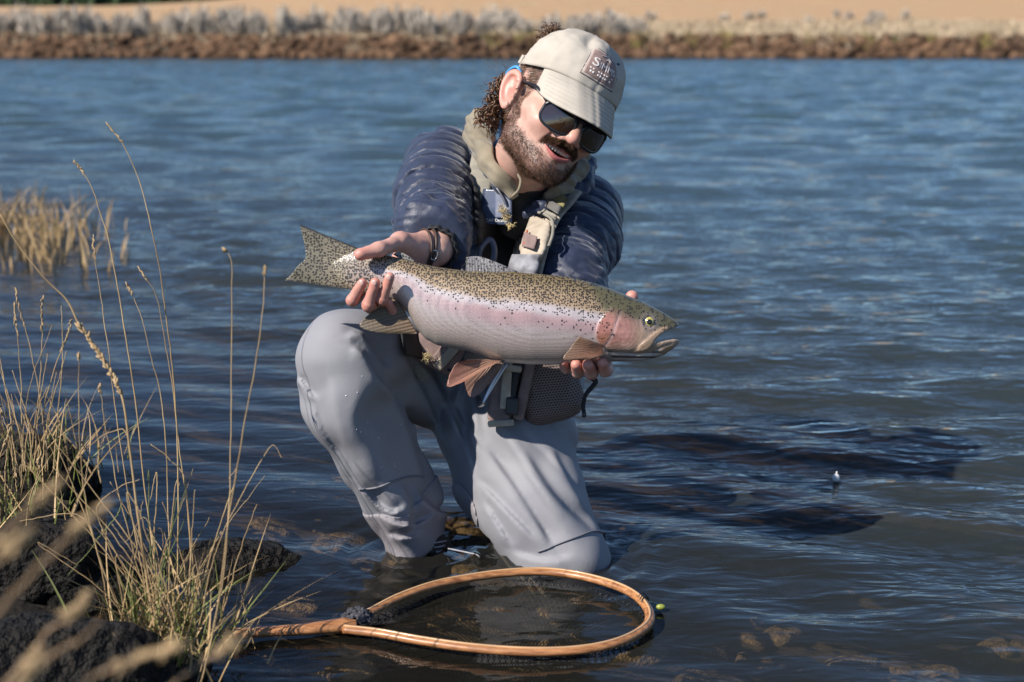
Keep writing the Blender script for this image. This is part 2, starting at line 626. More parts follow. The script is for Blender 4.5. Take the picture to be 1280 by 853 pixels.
dcol = nt.nodes.new("ShaderNodeMix"); dcol.data_type = 'RGBA'
dcol.inputs[6].default_value = (0.042, 0.082, 0.100, 1); dcol.inputs[7].default_value = (0.050, 0.038, 0.023, 1)
nt.links.new(at_dep.outputs["Fac"], dcol.inputs[0]); nt.links.new(dcol.outputs[2], df.inputs["Color"])
mx = nt.nodes.new("ShaderNodeMixShader")
nt.links.new(at_dep.outputs["Fac"], mx.inputs[0]); nt.links.new(df.outputs[0], mx.inputs[1]); nt.links.new(tr.outputs[0], mx.inputs[2])
mx2 = nt.nodes.new("ShaderNodeMixShader")
nt.links.new(fr.outputs[0], mx2.inputs[0]); nt.links.new(mx.outputs[0], mx2.inputs[1]); nt.links.new(gl.outputs[0], mx2.inputs[2])
nt.links.new(mx2.outputs[0], out.inputs["Surface"])
clear = np.exp(-depth * 1.9)
farf = 0.6 * smooth(WY, 6, 20)
lake = obj("lake", np.stack([WX, WY, wz], -1).reshape(-1, 3), grid_faces(*WX.shape), m_water,
           attrs={"far": farf.ravel(), "calm": calm.ravel(), "clear": clear.ravel()})
tag(lake, kind="structure")

# ------------------------------------------------------------------ the trout (measured in photo pixels at its own distance, then set there)
FD = 2.37                                   # view depth of the fish's middle plane
FS = FD / FPX                               # metres per unit
def fish_cam(Q):
    Q = np.asarray(Q, float)
    return np.stack([(Q[:, 0] - 640) * FS, (426.5 - Q[:, 1]) * FS, -FD + Q[:, 2] * FS], -1)
def fish_world(Q):
    return to_world(fish_cam(Q))
_fx = np.array([414, 418, 430, 445, 460, 480, 500, 510, 520, 532, 547, 584, 620, 641, 664, 700, 712, 743, 764, 785, 807, 828, 842, 850.])
_ft = np.array([329, 326, 317, 312, 313, 318, 323, 325, 328, 331, 334, 339, 340, 340, 342, 345, 346.5, 354, 361, 370, 379, 390, 399, 406.])
_fb = np.array([348, 351, 358, 364, 367, 371, 379, 391, 410, 424, 432, 439, 450, 454, 456, 456, 455, 453, 452, 452, 451, 445, 436, 428.])
_fw = np.interp(_fx, [414, 420, 445, 480, 520, 580, 660, 720, 760, 800, 830, 845, 850], [1.0, 2.0, 8, 14, 21, 30, 35, 34, 31, 24, 15, 9, 6])
_tx = np.arange(410, 854, 0.5)
def _sm(a):
    k = np.hanning(15); k /= k.sum()
    b = np.interp(_tx, _fx, a)
    return np.convolve(np.pad(b, 7, mode='edge'), k, 'valid')
_tt, _tb, _tw = _sm(_ft), _sm(_fb), _sm(_fw)

def poly_sdf(x, y, pts):
    pts = np.asarray(pts, np.float32)
    d = np.full(x.shape, 1e9, np.float32); s = np.ones(x.shape, np.float32)
    n = len(pts)
    for i in range(n):
        a, b = pts[i], pts[(i + 1) % n]
        e = b - a
        wx, wy = x - a[0], y - a[1]
        t = np.clip((wx * e[0] + wy * e[1]) / (e @ e), 0, 1)
        d = np.minimum(d, (wx - e[0] * t) ** 2 + (wy - e[1] * t) ** 2)
        c1, c2, c3 = y >= a[1], y < b[1], e[0] * wy > e[1] * wx
        flip = (c1 & c2 & c3) | (~c1 & ~c2 & ~c3)
        s = np.where(flip, -s, s)
    return s * np.sqrt(d)
MOUTH = [(815, 427), (822, 420.5), (830, 414.5), (838, 411.5), (846, 408.8), (856, 406), (875, 408), (875, 425), (853, 425.5), (842, 424), (830, 426), (822, 428)]
OPERC = resample([(762, 384), (751, 396), (744, 410), (743, 422), (749, 432), (760, 437.5), (774, 439), (790, 438), (800, 425), (803, 408), (798, 392), (780, 384), (762, 384)], 40)[:-1]
MAXIL = [(837, 409), (830, 408), (818, 414), (806, 424), (796, 433), (795, 439), (801, 441), (810, 437), (816, 429), (824, 419), (833, 413.5)]
GULAR = [(757, 438), (775, 441), (795, 442.5), (812, 441), (828, 434), (838, 431), (842, 436), (828, 445), (811, 451), (785, 452), (768, 452)]
PREOP = [(773, 393), (768, 405), (764, 418), (758, 428), (754, 434)]
def seg_d(x, y, pts):
    d = np.full(x.shape, 1e9)
    for a, b in zip(pts[:-1], pts[1:]):
        a = np.array(a, float); b = np.array(b, float); e = b - a
        t = np.clip(((x - a[0]) * e[0] + (y - a[1]) * e[1]) / (e @ e), 0, 1)
        d = np.minimum(d, np.hypot(x - a[0] - t * e[0], y - a[1] - t * e[1]))
    return d
def fish_sdf(Q):
    x, y, z = Q[:, 0], Q[:, 1], Q[:, 2]
    t, b, w = np.interp(x, _tx, _tt), np.interp(x, _tx, _tb), np.interp(x, _tx, _tw)
    c, h = (t + b) / 2, (b - t) / 2
    # belly a little rounder than the back
    u, v = np.abs((y - c) / h), np.abs(z / w)
    n = 2.25
    q = (u ** n + v ** n) ** (1 / n) + 1e-6
    g = np.sqrt((u / h) ** 2 + (v / w) ** 2) / q
    d = (q - 1) / np.maximum(g, 1e-4)
    d = np.clip(d, -40, 60)
    hd = (x > 735)
    if hd.any():
        xi, yi, zi = x[hd], y[hd], z[hd]
        dh = d[hd]
        op = poly_sdf(xi, yi, OPERC)
        dh = dh - 1.5 * smooth(-op, -1.2, 2.0) * smooth(800 - xi, 0, 25)
        mx_ = poly_sdf(xi, yi, MAXIL)
        dh = dh - 1.9 * smooth(-mx_, -0.6, 1.5)
        dh = dh + 0.9 * np.exp(-(seg_d(xi, yi, PREOP) / 1.2) ** 2)
        dh = dh + 1.0 * np.exp(-(seg_d(xi, yi, [(757, 439), (775, 441.5), (795, 443), (812, 441.5), (826, 434), (838, 430)]) / 1.3) ** 2)
        dh = dh + 0.8 * np.exp(-(seg_d(xi, yi, [(765, 447), (785, 448.5), (805, 447)]) / 1.0) ** 2)
        dh = dh + 1.6 * np.exp(-(((xi - 809.4) ** 2 + (yi - 403) ** 2) / 62.0))       # eye socket
        dh = dh - 0.9 * np.exp(-((np.hypot(xi - 809.4, yi - 403) - 9.2) / 1.6) ** 2)
        dh = dh + 1.2 * np.exp(-((xi - 833) ** 2 + (yi - 401) ** 2) / 2.2)             # nostril
        dh = smax(dh, -poly_sdf(xi, yi, MOUTH), 1.0)
        dh = smax(dh, -(np.sqrt(((xi - 824) / 12) ** 2 + ((yi - 426 ) / 4.5) ** 2 + (zi / 9) ** 2) - 1) * 4.5, 1.0)
        dh = smax(dh, xi - 849.5, 3.0)
        d = d.copy(); d[hd] = dh
    d = np.maximum(d, 415 - x)
    return d

fv, fq = mesh_sdf(fish_sdf, (411, 304, -42), (856, 462, 42), 1.45, margin=6.0)
fv = relax(fv, fq, 1, 0.4)
X, Y, Z = fv[:, 0], fv[:, 1], fv[:, 2]
tt, bb = np.interp(X, _tx, _tt), np.interp(X, _tx, _tb)
vv = (Y - tt) / (bb - tt)
nzz = fbm(np.stack([X / 40, Y / 18, Z / 30], -1), 3)
lat = np.interp(X, [420, 520, 560, 640, 700, 750, 800], [0.55, 0.24, 0.30, 0.33, 0.35, 0.40, 0.42])   # lower edge of the speckled back
vb = vv - lat + 0.05 * nzz
def lerp(a, b, t): return np.asarray(a) * (1 - t[:, None]) + np.asarray(b) * t[:, None]
back = np.array([0.215, 0.165, 0.085]); backlow = np.array([0.40, 0.285, 0.175]); lav = np.array([0.54, 0.475, 0.48]); pink = np.array([0.50, 0.33, 0.325]); silver = np.array([0.56, 0.46, 0.43]); bel = np.array([0.48, 0.42, 0.38])
col = lerp(back, backlow, smooth(vb, -0.30, -0.06))
col = lerp(col, lav, smooth(vb, -0.05, 0.035))
col = lerp(col, pink, smooth(vb, 0.06, 0.15) * (0.55 + 0.45 * smooth(X, 520, 620)))
col = lerp(col, silver, smooth(vb, 0.18, 0.34))
col = lerp(col, bel, smooth(vv, 0.78, 0.95))
ped = smooth(-X, -500, -455)                                          # towards the tail: pinkish grey
col = lerp(col, (0.33, 0.255, 0.205), ped * 0.85)
col = lerp(col, (0.32, 0.265, 0.175), smooth(-X, -446, -424))
op = poly_sdf(X, Y, OPERC)
headm = smooth(X - 0.55 * (Y - 400), 752, 766)
headc = lerp((0.115, 0.105, 0.055), (0.33, 0.235, 0.17), smooth(vv, 0.30, 0.52))
headc = lerp(headc, (0.40, 0.30, 0.22), smooth(X, 812, 838) * smooth(vv, 0.45, 0.6))
col = lerp(col, headc, headm)
om = smooth(-op, -1.0, 2.5)
opc = lerp((0.50, 0.21, 0.165), (0.47, 0.23, 0.19), smooth(X, 750, 782))
opc = lerp(opc, (0.50, 0.20, 0.10), 0.7 * np.exp(-((X - 752) / 9) ** 2 - ((Y - 424) / 8) ** 2))
opc = lerp(opc, (0.40, 0.26, 0.18), smooth(X, 782, 800))
opc = lerp(opc, (0.46, 0.34, 0.25), smooth(Y, 424, 438) * 0.8)
opc = lerp(opc, (0.60, 0.42, 0.40), 0.6 * np.exp(-(seg_d(X, Y, PREOP) / 2.2) ** 2))
opc = opc * (1 + 0.45 * fbm(np.stack([X / 7, Y / 7, Z / 7], -1), 3)[:, None])
col = lerp(col, opc, om * smooth(vv + 0.06 * nzz, 0.24, 0.46))
mxm = smooth(-poly_sdf(X, Y, MAXIL), -0.8, 0.8)
col = lerp(col, (0.40, 0.27, 0.18), mxm * 0.85)
gm = smooth(-poly_sdf(X, Y, GULAR), -1, 1)
gul = lerp((0.62, 0.55, 0.52), (0.05, 0.045, 0.05), smooth(np.sin((Y - 438 - 0.02 * (X - 790)) * 0.95), 0.0, 0.7))
gul = lerp(gul, (0.35, 0.23, 0.14), smooth(X, 818, 832))
col = lerp(col, gul, gm * 0.9)
ms = poly_sdf(X, Y, MOUTH)
edge = smooth(-ms, -2.5, 0.5)
col = lerp(col, (0.36, 0.26, 0.19), edge * smooth(Z, -60, -4) * 0.7)
inside = smooth(-np.abs(Z) + 8, 0, 4) * smooth(X, 812, 818) * smooth(-np.abs(Y - 421), -9, -3)
col = lerp(col, (0.16, 0.09, 0.07), inside * 0.9)
eyes = np.exp(-(((X - 809.4) ** 2 + (Y - 403) ** 2) / 90.0))
col = lerp(col, (0.30, 0.25, 0.27), eyes * 0.8)
# speckles
dens = 1.0 - smooth(vb, -0.08, 0.045)
dens = np.maximum(dens, 0.50 * (1 - smooth(vb, 0.0, 0.13)))
dens = np.maximum(dens, (0.05 + 0.16 * smooth(X, 640, 720)) * (1 - smooth(vb, 0.16, 0.30)))
dens = np.maximum(dens, 0.34 * np.exp(-((X - 735) / 38) ** 2) * np.exp(-((vv - 0.50) / 0.12) ** 2))
dens = np.maximum(dens, ped * 0.95)
hs = headm * (1 - om * smooth(vv, 0.28, 0.42)) * (1 - smooth(vv, 0.36, 0.5))
dens = dens * (1 - headm) + 0.33 * hs
size = np.where(headm > 0.5, 0.36, 0.345) + 0.02 * ped
shine = smooth(vb, 0.0, 0.3) * (1 - headm) * smooth(X, 450, 520)

def speckle_mat(name, cell, wet=True, fin=False):
    m, nt, b = new_mat(name)
    def N(t): return nt.nodes.new(t)
    at = N("ShaderNodeAttribute"); at.attribute_name = "Col"
    lo = N("ShaderNodeAttribute"); lo.attribute_name = "loc"
    de = N("ShaderNodeAttribute"); de.attribute_name = "dens"
    sz = N("ShaderNodeAttribute"); sz.attribute_name = "size"
    sh = N("ShaderNodeAttribute"); sh.attribute_name = "shine"
    nw = N("ShaderNodeTexNoise"); nw.inputs["Scale"].default_value = 0.35
    nt.links.new(lo.outputs["Vector"], nw.inputs["Vector"])
    vm = N("ShaderNodeVectorMath"); vm.operation = 'MULTIPLY_ADD'
    vm.inputs[1].default_value = (1.6, 1.6, 1.6)
    nt.links.new(nw.outputs["Color"], vm.inputs[0]); nt.links.new(lo.outputs["Vector"], vm.inputs[2])
    vo = N("ShaderNodeTexVoronoi"); vo.inputs["Scale"].default_value = 1.0 / cell; vo.inputs["Randomness"].default_value = 0.8; vo.voronoi_dimensions = '2D'
    nt.links.new(vm.outputs[0], vo.inputs["Vector"])
    sep = N("ShaderNodeSeparateColor"); nt.links.new(vo.outputs["Color"], sep.inputs[0])
    # threshold varies from spot to spot
    thr = N("ShaderNodeMath"); thr.operation = 'MULTIPLY_ADD'; thr.inputs[1].default_value = 0.16
    nt.links.new(sep.outputs[1], thr.inputs[0]); nt.links.new(sz.outputs["Fac"], thr.inputs[2])
    df_ = N("ShaderNodeMath"); df_.operation = 'SUBTRACT'
    nt.links.new(thr.outputs[0], df_.inputs[0]); nt.links.new(vo.outputs["Distance"], df_.inputs[1])
    mr = N("ShaderNodeMapRange"); mr.inputs[1].default_value = -0.03; mr.inputs[2].default_value = 0.10
    nt.links.new(df_.outputs[0], mr.inputs[0])
    ls = N("ShaderNodeMath"); ls.operation = 'LESS_THAN'
    nt.links.new(sep.outputs[0], ls.inputs[0]); nt.links.new(de.outputs["Fac"], ls.inputs[1])
    mk = N("ShaderNodeMath"); mk.operation = 'MULTIPLY'
    nt.links.new(mr.outputs[0], mk.inputs[0]); nt.links.new(ls.outputs[0], mk.inputs[1])
    mk2 = N("ShaderNodeMath"); mk2.operation = 'MULTIPLY'; mk2.inputs[1].default_value = 0.93
    nt.links.new(mk.outputs[0], mk2.inputs[0])
    # fine scale shimmer, painted as lighter and darker base colour
    vs = N("ShaderNodeTexVoronoi"); vs.inputs["Scale"].default_value = 0.62; vs.inputs["Randomness"].default_value = 0.35
    nt.links.new(lo.outputs["Vector"], vs.inputs["Vector"])
    sm = N("ShaderNodeMapRange"); sm.inputs[1].default_value = 0.0; sm.inputs[2].default_value = 0.75; sm.inputs[3].default_value = 1.22; sm.inputs[4].default_value = 0.66
    nt.links.new(vs.outputs["Distance"], sm.inputs[0])
    mu = N("ShaderNodeMix"); mu.data_type = 'RGBA'; mu.blend_type = 'MULTIPLY'; mu.inputs[0].default_value = 0.8
    nt.links.new(at.outputs["Color"], mu.inputs[6]); nt.links.new(sm.outputs[0], mu.inputs[7])
    mi = N("ShaderNodeMix"); mi.data_type = 'RGBA'; mi.inputs[7].default_value = (0.018, 0.015, 0.014, 1)
    nt.links.new(mk2.outputs[0], mi.inputs[0]); nt.links.new(mu.outputs[2], mi.inputs[6])
    nt.links.new(mi.outputs[2], b.inputs["Base Color"])
    mt = N("ShaderNodeMath"); mt.operation = 'MULTIPLY'; mt.inputs[1].default_value = 0.45
    nt.links.new(sh.outputs["Fac"], mt.inputs[0]); nt.links.new(mt.outputs[0], b.inputs["Metallic"])
    b.inputs["Roughness"].default_value = 0.36 if not fin else 0.5
    b.inputs["Coat Weight"].default_value = 0.5 if wet else 0.1
    b.inputs["Coat Roughness"].default_value = 0.09
    bp = N("ShaderNodeBump"); bp.inputs["Strength"].default_value = 0.5; bp.inputs["Distance"].default_value = 0.0008
    nt.links.new(vs.outputs["Distance"], bp.inputs["Height"])
    nt.links.new(bp.outputs[0], b.inputs["Normal"])
    nt.links.new(bp.outputs[0], b.inputs["Coat Normal"])
    return m
m_trout = speckle_mat("trout_skin", 2.9)
m_fin = speckle_mat("trout_fin", 3.5, wet=False, fin=True)
fish_base = fish_world(np.array([[630, 455, 0.]]))[0]
trout = empty("trout", fish_base, "large rainbow trout with black speckles and a pink stripe held in both hands", "fish")
obj("trout_body", fish_world(fv), fq, m_trout, trout, attrs={"Col": col, "loc": fv, "dens": dens, "size": size, "shine": shine})
# eye
ev, ef = ico(3)
zs = np.interp(809.4, _tx, _tw)
zeye = None
for zt in np.linspace(35, 5, 300):
    if fish_sdf(np.array([[809.4, 403., zt]], np.float32))[0] < 0:
        zeye = zt; break
m_iris = mat("iris_gold", (0.50, 0.42, 0.12), rough=0.2, var=0.35, vscale=300, coat=1.0)
m_black = mat("black_gloss", (0.008, 0.008, 0.009), rough=0.12, var=0.1, coat=0.5)
for sgn in (1, -1):
    e = obj("eye", fish_world(ev * np.array([6.4, 6.4, 3.6]) + np.array([809.4, 403, sgn * (zeye - 0.9)])), ef, m_iris, trout)
    obj("pupil", fish_world(ev * np.array([3.5, 3.5, 1.2]) + np.array([809.8, 403, sgn * (zeye + 2.1)])), ef, m_black, e)

def fin(name, base, edge, z0, z1, colr, rays=18, nt_=26, ns=70, th=1.6, speck=0.0, ssize=0.33, wave=1.2, tip=None, bulge=0.0, frays=0.0, both=None):
    """fin between a base line and an outer edge; rays are raised ridges"""
    bs, ed = resample(base, ns), resample(edge, ns)
    s = np.linspace(0, 1, ns)[:, None]; t = np.linspace(0, 1, nt_)[None, :]
    ed = ed.copy()
    if frays:
        jag = frays * np.abs(np.sin(s[:, 0] * rays * np.pi)) + frays * 0.8 * noise(np.stack([s[:, 0] * 30, s[:, 0] * 0, s[:, 0] * 0 + z0], -1))
        dirv = ed - bs; dirv /= np.linalg.norm(dirv, axis=1, keepdims=True)
        ed += dirv * (-jag)[:, None]
    A = bs[:, None] * (1 - t[..., None]) + ed[:, None] * t[..., None]
    zc = z0 * (1 - t) + z1 * t + bulge * np.sin(np.pi * t) * np.ones_like(s) + wave * np.sin(s * 9 + t * 2) * t
    ridge = 0.35 * np.abs(np.cos(s * rays * np.pi + 0.6 * t)) 
    half = th * ((1 - 0.72 * t) if th < 5 else np.maximum(0.07, (1 - t) ** 3)) * (0.6 + ridge)
    half = half * (0.35 + 0.65 * np.sin(np.pi * np.clip(s, 0.02, 0.98)) ** 0.4)
    F_ = np.concatenate([A, (zc + half)[..., None]], -1)
    Bk = np.concatenate([A, (zc - half)[..., None]], -1)
    v, f = sheet(F_, Bk - F_)
    # colour along rays
    cr = np.asarray(colr(s * np.ones_like(t), t * np.ones_like(s)))
    rl = 0.66 + 0.34 * np.abs(np.cos(s * rays * np.pi + 0.6 * t))
    cr = (cr * rl[..., None]).reshape(-1, 3)
    cr = np.concatenate([cr, cr])
    lc = v * np.array([1, 1, 0.0])
    dn = np.full(len(v), speck) if np.isscalar(speck) else np.concatenate([speck(s * np.ones_like(t), t * np.ones_like(s)).ravel()] * 2)
    return obj(name, fish_world(v), f, m_fin, trout, attrs={"Col": cr, "loc": lc, "dens": dn, "size": np.full(len(v), ssize), "shine": np.zeros(len(v))})
def const(c, c2=None, edge_c=None):
    def g(s, t):
        o = np.zeros(s.shape + (3,)) + np.asarray(c)
        if c2 is not None: o = o * (1 - t[..., None]) + np.asarray(c2) * t[..., None]
        if edge_c is not None:
            k = np.maximum(smooth(s, 0.94, 1.0), smooth(-s, -0.06, 0.0))[..., None]
            o = o * (1 - k) + np.asarray(edge_c) * k
        return o
    return g
fin("tail_fin", [(456, 314), (447, 320), (440, 330), (437, 340), (439, 349), (446, 358), (453, 364)],
    [(375, 281), (378, 296), (381, 311), (381, 324), (372, 333), (364, 343), (355, 351)], 0, 1, const((0.29, 0.245, 0.17), (0.21, 0.19, 0.14), (0.02, 0.02, 0.02)),
    rays=24, ns=190, nt_=50, th=6.0, speck=0.85, ssize=0.32, wave=2.0, frays=0.8)
fin("adipose_fin", [(521, 329), (512, 326), (503, 324), (497, 322)], [(515, 323), (506, 317.5), (498, 315), (491, 318)], 0, 0,
    const((0.20, 0.19, 0.17), (0.26, 0.25, 0.23), (0.03, 0.03, 0.03)), rays=0, th=2.2, speck=0.7, ssize=0.36, ns=30, nt_=14, wave=0)
fin("dorsal_fin", [(582, 341), (600, 343), (620, 343), (646, 342)], [(583, 321.5), (598, 320.5), (618, 327), (647, 339)], 0, -3,
    const((0.16, 0.15, 0.15), (0.26, 0.25, 0.26), (0.08, 0.08, 0.08)), rays=14, th=2.2, speck=0.5, ssize=0.28, wave=1.5)
fin("anal_fin", [(494, 373), (503, 384), (513, 402), (522, 417)], [(479, 381), (462, 393), (450, 406), (459, 413), (482, 417), (519, 418)], 4, 6,
    const((0.17, 0.105, 0.058), (0.105, 0.08, 0.05), (0.26, 0.20, 0.14)), rays=12, th=2.4, wave=1.5)
fin("pelvic_fin", [(610, 449), (616, 450), (622, 450.5), (627, 451)], [(586, 449.5), (569, 456.5), (559.5, 482), (575, 479), (590, 471), (607, 461)], 12, 26,
    const((0.33, 0.185, 0.12), (0.27, 0.115, 0.08), (0.42, 0.31, 0.24)), rays=10, th=2.4, wave=2.0, frays=0.6)
fin("pelvic_fin", [(612, 450), (618, 451), (624, 451.5), (631, 452)], [(580, 474), (583, 488), (588, 497), (598, 494), (610, 482), (623, 466)], 4, 2,
    const((0.26, 0.15, 0.11), (0.22, 0.12, 0.09), (0.4, 0.32, 0.26)), rays=10, th=2.4, wave=2.0, frays=0.6)
fin("pectoral_fin", [(751, 431), (751, 435), (752, 439), (753, 443)], [(722, 421), (712, 434), (703, 449), (730, 449.5)], 30, 41,
    const((0.27, 0.125, 0.075), (0.17, 0.10, 0.06), (0.24, 0.15, 0.10)), rays=13, th=2.2, wave=1.6, bulge=3)

# ------------------------------------------------------------------ the angler
m_skin = mat("skin", (1, 1, 1), rough=0.48, var=0.16, vscale=55, bump=0.25, bscale=420, bdist=0.0006, attr="Col", sss=0.12)
m_navy = mat("navy_nylon", (0.020, 0.028, 0.058), rough=0.5, var=0.22, vscale=30, bump=0.35, bscale=90, bdist=0.003, sheen=0.3, spec=0.45)
m_wader = mat("wader_fabric", (0.235, 0.235, 0.255), rough=0.72, var=0.10, vscale=7, bump=0.18, bscale=240, bdist=0.0012, spec=0.35)
m_wader2 = mat("wader_guard", (0.25, 0.235, 0.25), rough=0.75, var=0.12, vscale=14, bump=0.25, bscale=180, bdist=0.0015, spec=0.3)
m_khaki = mat("khaki_fleece", (0.235, 0.20, 0.145), rough=0.9, var=0.15, vscale=40, bump=0.4, bscale=500, bdist=0.0012, sheen=0.3, spec=0.2)
m_cap = mat("cap_cotton", (0.43, 0.39, 0.335), rough=0.9, var=0.08, vscale=25, bump=0.3, bscale=650, bdist=0.0007, spec=0.2)
m_capdark = mat("cap_underside", (0.035, 0.035, 0.04), rough=0.9, var=0.1)
m_web = mat("grey_webbing", (0.24, 0.225, 0.19), rough=0.85, var=0.15, vscale=60, bump=0.5, bscale=260, bdist=0.001, stretch=(0.3, 0.3, 2.5), spec=0.25)
m_tan = mat("tan_canvas", (0.40, 0.34, 0.27), rough=0.9, var=0.16, vscale=45, bump=0.4, bscale=400, bdist=0.001, spec=0.2)
m_mauve = mat("brown_canvas", (0.215, 0.155, 0.145), rough=0.85, var=0.15, vscale=45, bump=0.4, bscale=400, bdist=0.001, spec=0.2)
m_dark = mat("black_cloth", (0.014, 0.014, 0.017), rough=0.7, var=0.25, vscale=40, bump=0.3, bscale=200, bdist=0.001)
m_rubber = mat("black_rubber", (0.012, 0.012, 0.013), rough=0.45, var=0.2)
m_plastic = mat("grey_plastic", (0.13, 0.125, 0.12), rough=0.4, var=0.1)
m_leather = mat("brown_leather", (0.055, 0.030, 0.022), rough=0.5, var=0.35, vscale=150, bump=0.4, bscale=300, bdist=0.0008)
m_steel = mat("steel", (0.55, 0.56, 0.58), rough=0.28, var=0.1, metal=1.0)
m_blue = mat("blue_cord", (0.07, 0.30, 0.62), rough=0.45, var=0.08)
m_hair = mat("brown_hair", (0.085, 0.043, 0.024), rough=0.42, var=0.5, vscale=140, spec=0.5, col2=[0.20, 0.105, 0.055])
m_beard = mat("beard_hair", (0.060, 0.034, 0.022), rough=0.7, var=0.5, vscale=160, col2=[0.13, 0.065, 0.036], spec=0.15)
m_teeth = mat("teeth", (0.58, 0.53, 0.45), rough=0.3, var=0.05)
m_nail = mat("finger_nail", (0.60, 0.36, 0.31), rough=0.28, var=0.08, coat=0.3)
m_yellow = mat("pale_fly_hair", (0.52, 0.42, 0.22), rough=0.85, var=0.35, vscale=120)
m_olive = mat("olive_camouflage", (0.30, 0.28, 0.12), rough=0.9, var=0.1, vscale=38, col2=[0.12, 0.10, 0.06], detail=1, spec=0.2)
m_lens = bpy.data.materials.new("mirror_lens")

person_base = on_plane(620, 700, -0.14)
person = empty("person", person_base, "angler in a navy jacket, grey waders and pale cap kneeling in shallow water", "person")

# ---- head frame
def head_R(a, b, c):
    ca, sa, cb, sb, cc, sc = math.cos(a), math.sin(a), math.cos(b), math.sin(b), math.cos(c), math.sin(c)
    B = np.array([[1, 0, 0], [0, 0, 1], [0, 1, 0]], float)
    Ry = np.array([[ca, 0, sa], [0, 1, 0], [-sa, 0, ca]]); Rx = np.array([[1, 0, 0], [0, cb, -sb], [0, sb, cb]]); Rz = np.array([[cc, -sc, 0], [sc, cc, 0], [0, 0, 1]])
    return Rz @ Ry @ Rx @ B
HR = head_R(0.47, 0.10, -0.47)              # columns: his left, forward, up (camera frame)
HC = V(696, 138, 2.50)
def h2c(L): return np.asarray(L, float) @ HR.T + HC
def h2w(L): return to_world(h2c(L))

def mouth_curve(x): return -0.067 + 5.0 * x * x
def head_sdf_local(q):
    x, y, z = q[:, 0], q[:, 1], q[:, 2]
    ax = np.abs(x)
    qs = np.stack([ax, y, z], -1)
    d = ell(q, (0, -0.014, 0.043), (0.078, 0.100, 0.088))
    d = smin(d, ell(q, (0, 0.028, -0.032), (0.063, 0.072, 0.086)), 0.03)
    jaw = capsule(qs, (0.056, -0.004, -0.04), (0.051, 0.012, -0.078), 0.018, 0.019)
    jaw = smin(jaw, capsule(qs, (0.051, 0.012, -0.076), (0.018, 0.076, -0.099), 0.019, 0.018), 0.015)
    d = smin(d, jaw, 0.025)
    d = smin(d, ell(q, (0, 0.083, -0.102), (0.024, 0.019, 0.018)), 0.02)
    d = smin(d, ell(qs, (0.040, 0.062, -0.034), (0.026, 0.026, 0.022)), 0.016)          # smiling cheek
    d = smin(d, ell(qs, (0.060, 0.030, -0.020), (0.014, 0.028, 0.014)), 0.016)
    d = smin(d, ell(qs, (0.028, 0.083, 0.018), (0.030, 0.016, 0.010)), 0.014)            # brow
    d = smax(d, -ell(qs, (0.032, 0.110, -0.006), (0.019, 0.018, 0.013)), 0.012)
    nose = capsule(q, (0, 0.094, 0.008), (0, 0.116, -0.034), 0.0095, 0.0125)
    nose = smin(nose, ell(qs, (0.0135, 0.104, -0.040), (0.0095, 0.012, 0.009)), 0.006)
    nose = smax(nose, -ell(qs, (0.0075, 0.110, -0.0485), (0.0042, 0.006, 0.004)), 0.003)
    d = smin(d, nose, 0.010)
    # smile folds
    for_x = ax - (0.026 + 0.25 * np.maximum(-0.040 - z, 0) * 1.2)
    d = d + 0.0024 * np.exp(-(for_x / 0.0035) ** 2) * smooth(z, -0.075, -0.062) * smooth(-z, 0.036, 0.044) * smooth(y, 0.06, 0.08)
    # lips and open smile
    mz = mouth_curve(x)
    w_ = np.clip(1 - (x / 0.030) ** 2, 0, 1)
    up_l = np.sqrt((z - (mz + 0.0062 * w_)) ** 2 + (y - (0.0975 - 9.5 * x * x)) ** 2) - 0.0042 * np.sqrt(w_)
    lo_l = np.sqrt((z - (mz - 0.0085 * w_)) ** 2 + (y - (0.0985 - 10.5 * x * x)) ** 2) - 0.0058 * np.sqrt(w_)
    lips = np.where(ax < 0.030, np.minimum(up_l, lo_l), 0.05)
    d = smin(d, lips, 0.006)
    gap = np.maximum(np.abs(z - mz) - 0.0058 * w_, np.maximum(ax - 0.0285, 0.078 - y))
    d = smax(d, -gap, 0.002)
    # ears
    ce, se = math.cos(0.25), math.sin(0.25)
    e = np.stack([ax - 0.076 - 0.45 * np.maximum(-(y + 0.002), 0), (y + 0.014) * ce + (z + 0.010) * se, -(y + 0.014) * se + (z + 0.010) * ce], -1)
    yy_, zz_ = e[:, 1], e[:, 2]
    wz_ = 0.0175 + 0.10 * zz_
    rr = np.sqrt((yy_ / np.maximum(wz_, 0.008)) ** 2 + (zz_ / 0.033) ** 2)
    disk = np.maximum((rr - 1) * 0.017, np.abs(e[:, 0] - 0.004) - 0.0045)
    helix = np.sqrt(((rr - 0.90) * 0.018) ** 2 + (e[:, 0] - 0.010) ** 2) - 0.0038
    helix = np.where((yy_ > 0.008) & (zz_ < 0.0), disk, helix)
    ear = smin(disk, helix, 0.004)
    ear = smax(ear, -ell(e, (0.011, 0.004, -0.004), (0.0095, 0.0095, 0.014)), 0.004)
    ear = smax(ear, -ell(e, (0.011, -0.001, 0.015), (0.0055, 0.007, 0.010)), 0.004)
    ear = smin(ear, ell(e, (0.007, 0.012, -0.006), (0.004, 0.004, 0.007)), 0.003)
    d = smin(d, ear, 0.005)
    return d
NECK_B = V(642, 232, 2.72)
def head_sdf(P):
    q = (P - HC.astype(np.float32)) @ HR.astype(np.float32)
    d = head_sdf_local(q)
    n = capsule(P, h2c((0, -0.030, -0.045)), NECK_B, 0.056, 0.062)
    th_ = ell(P, h2c((0, 0.012, -0.105)), (0.016, 0.016, 0.02))
    n = smin(n, th_, 0.02)
    d = smin(d, n, 0.022)
    return d

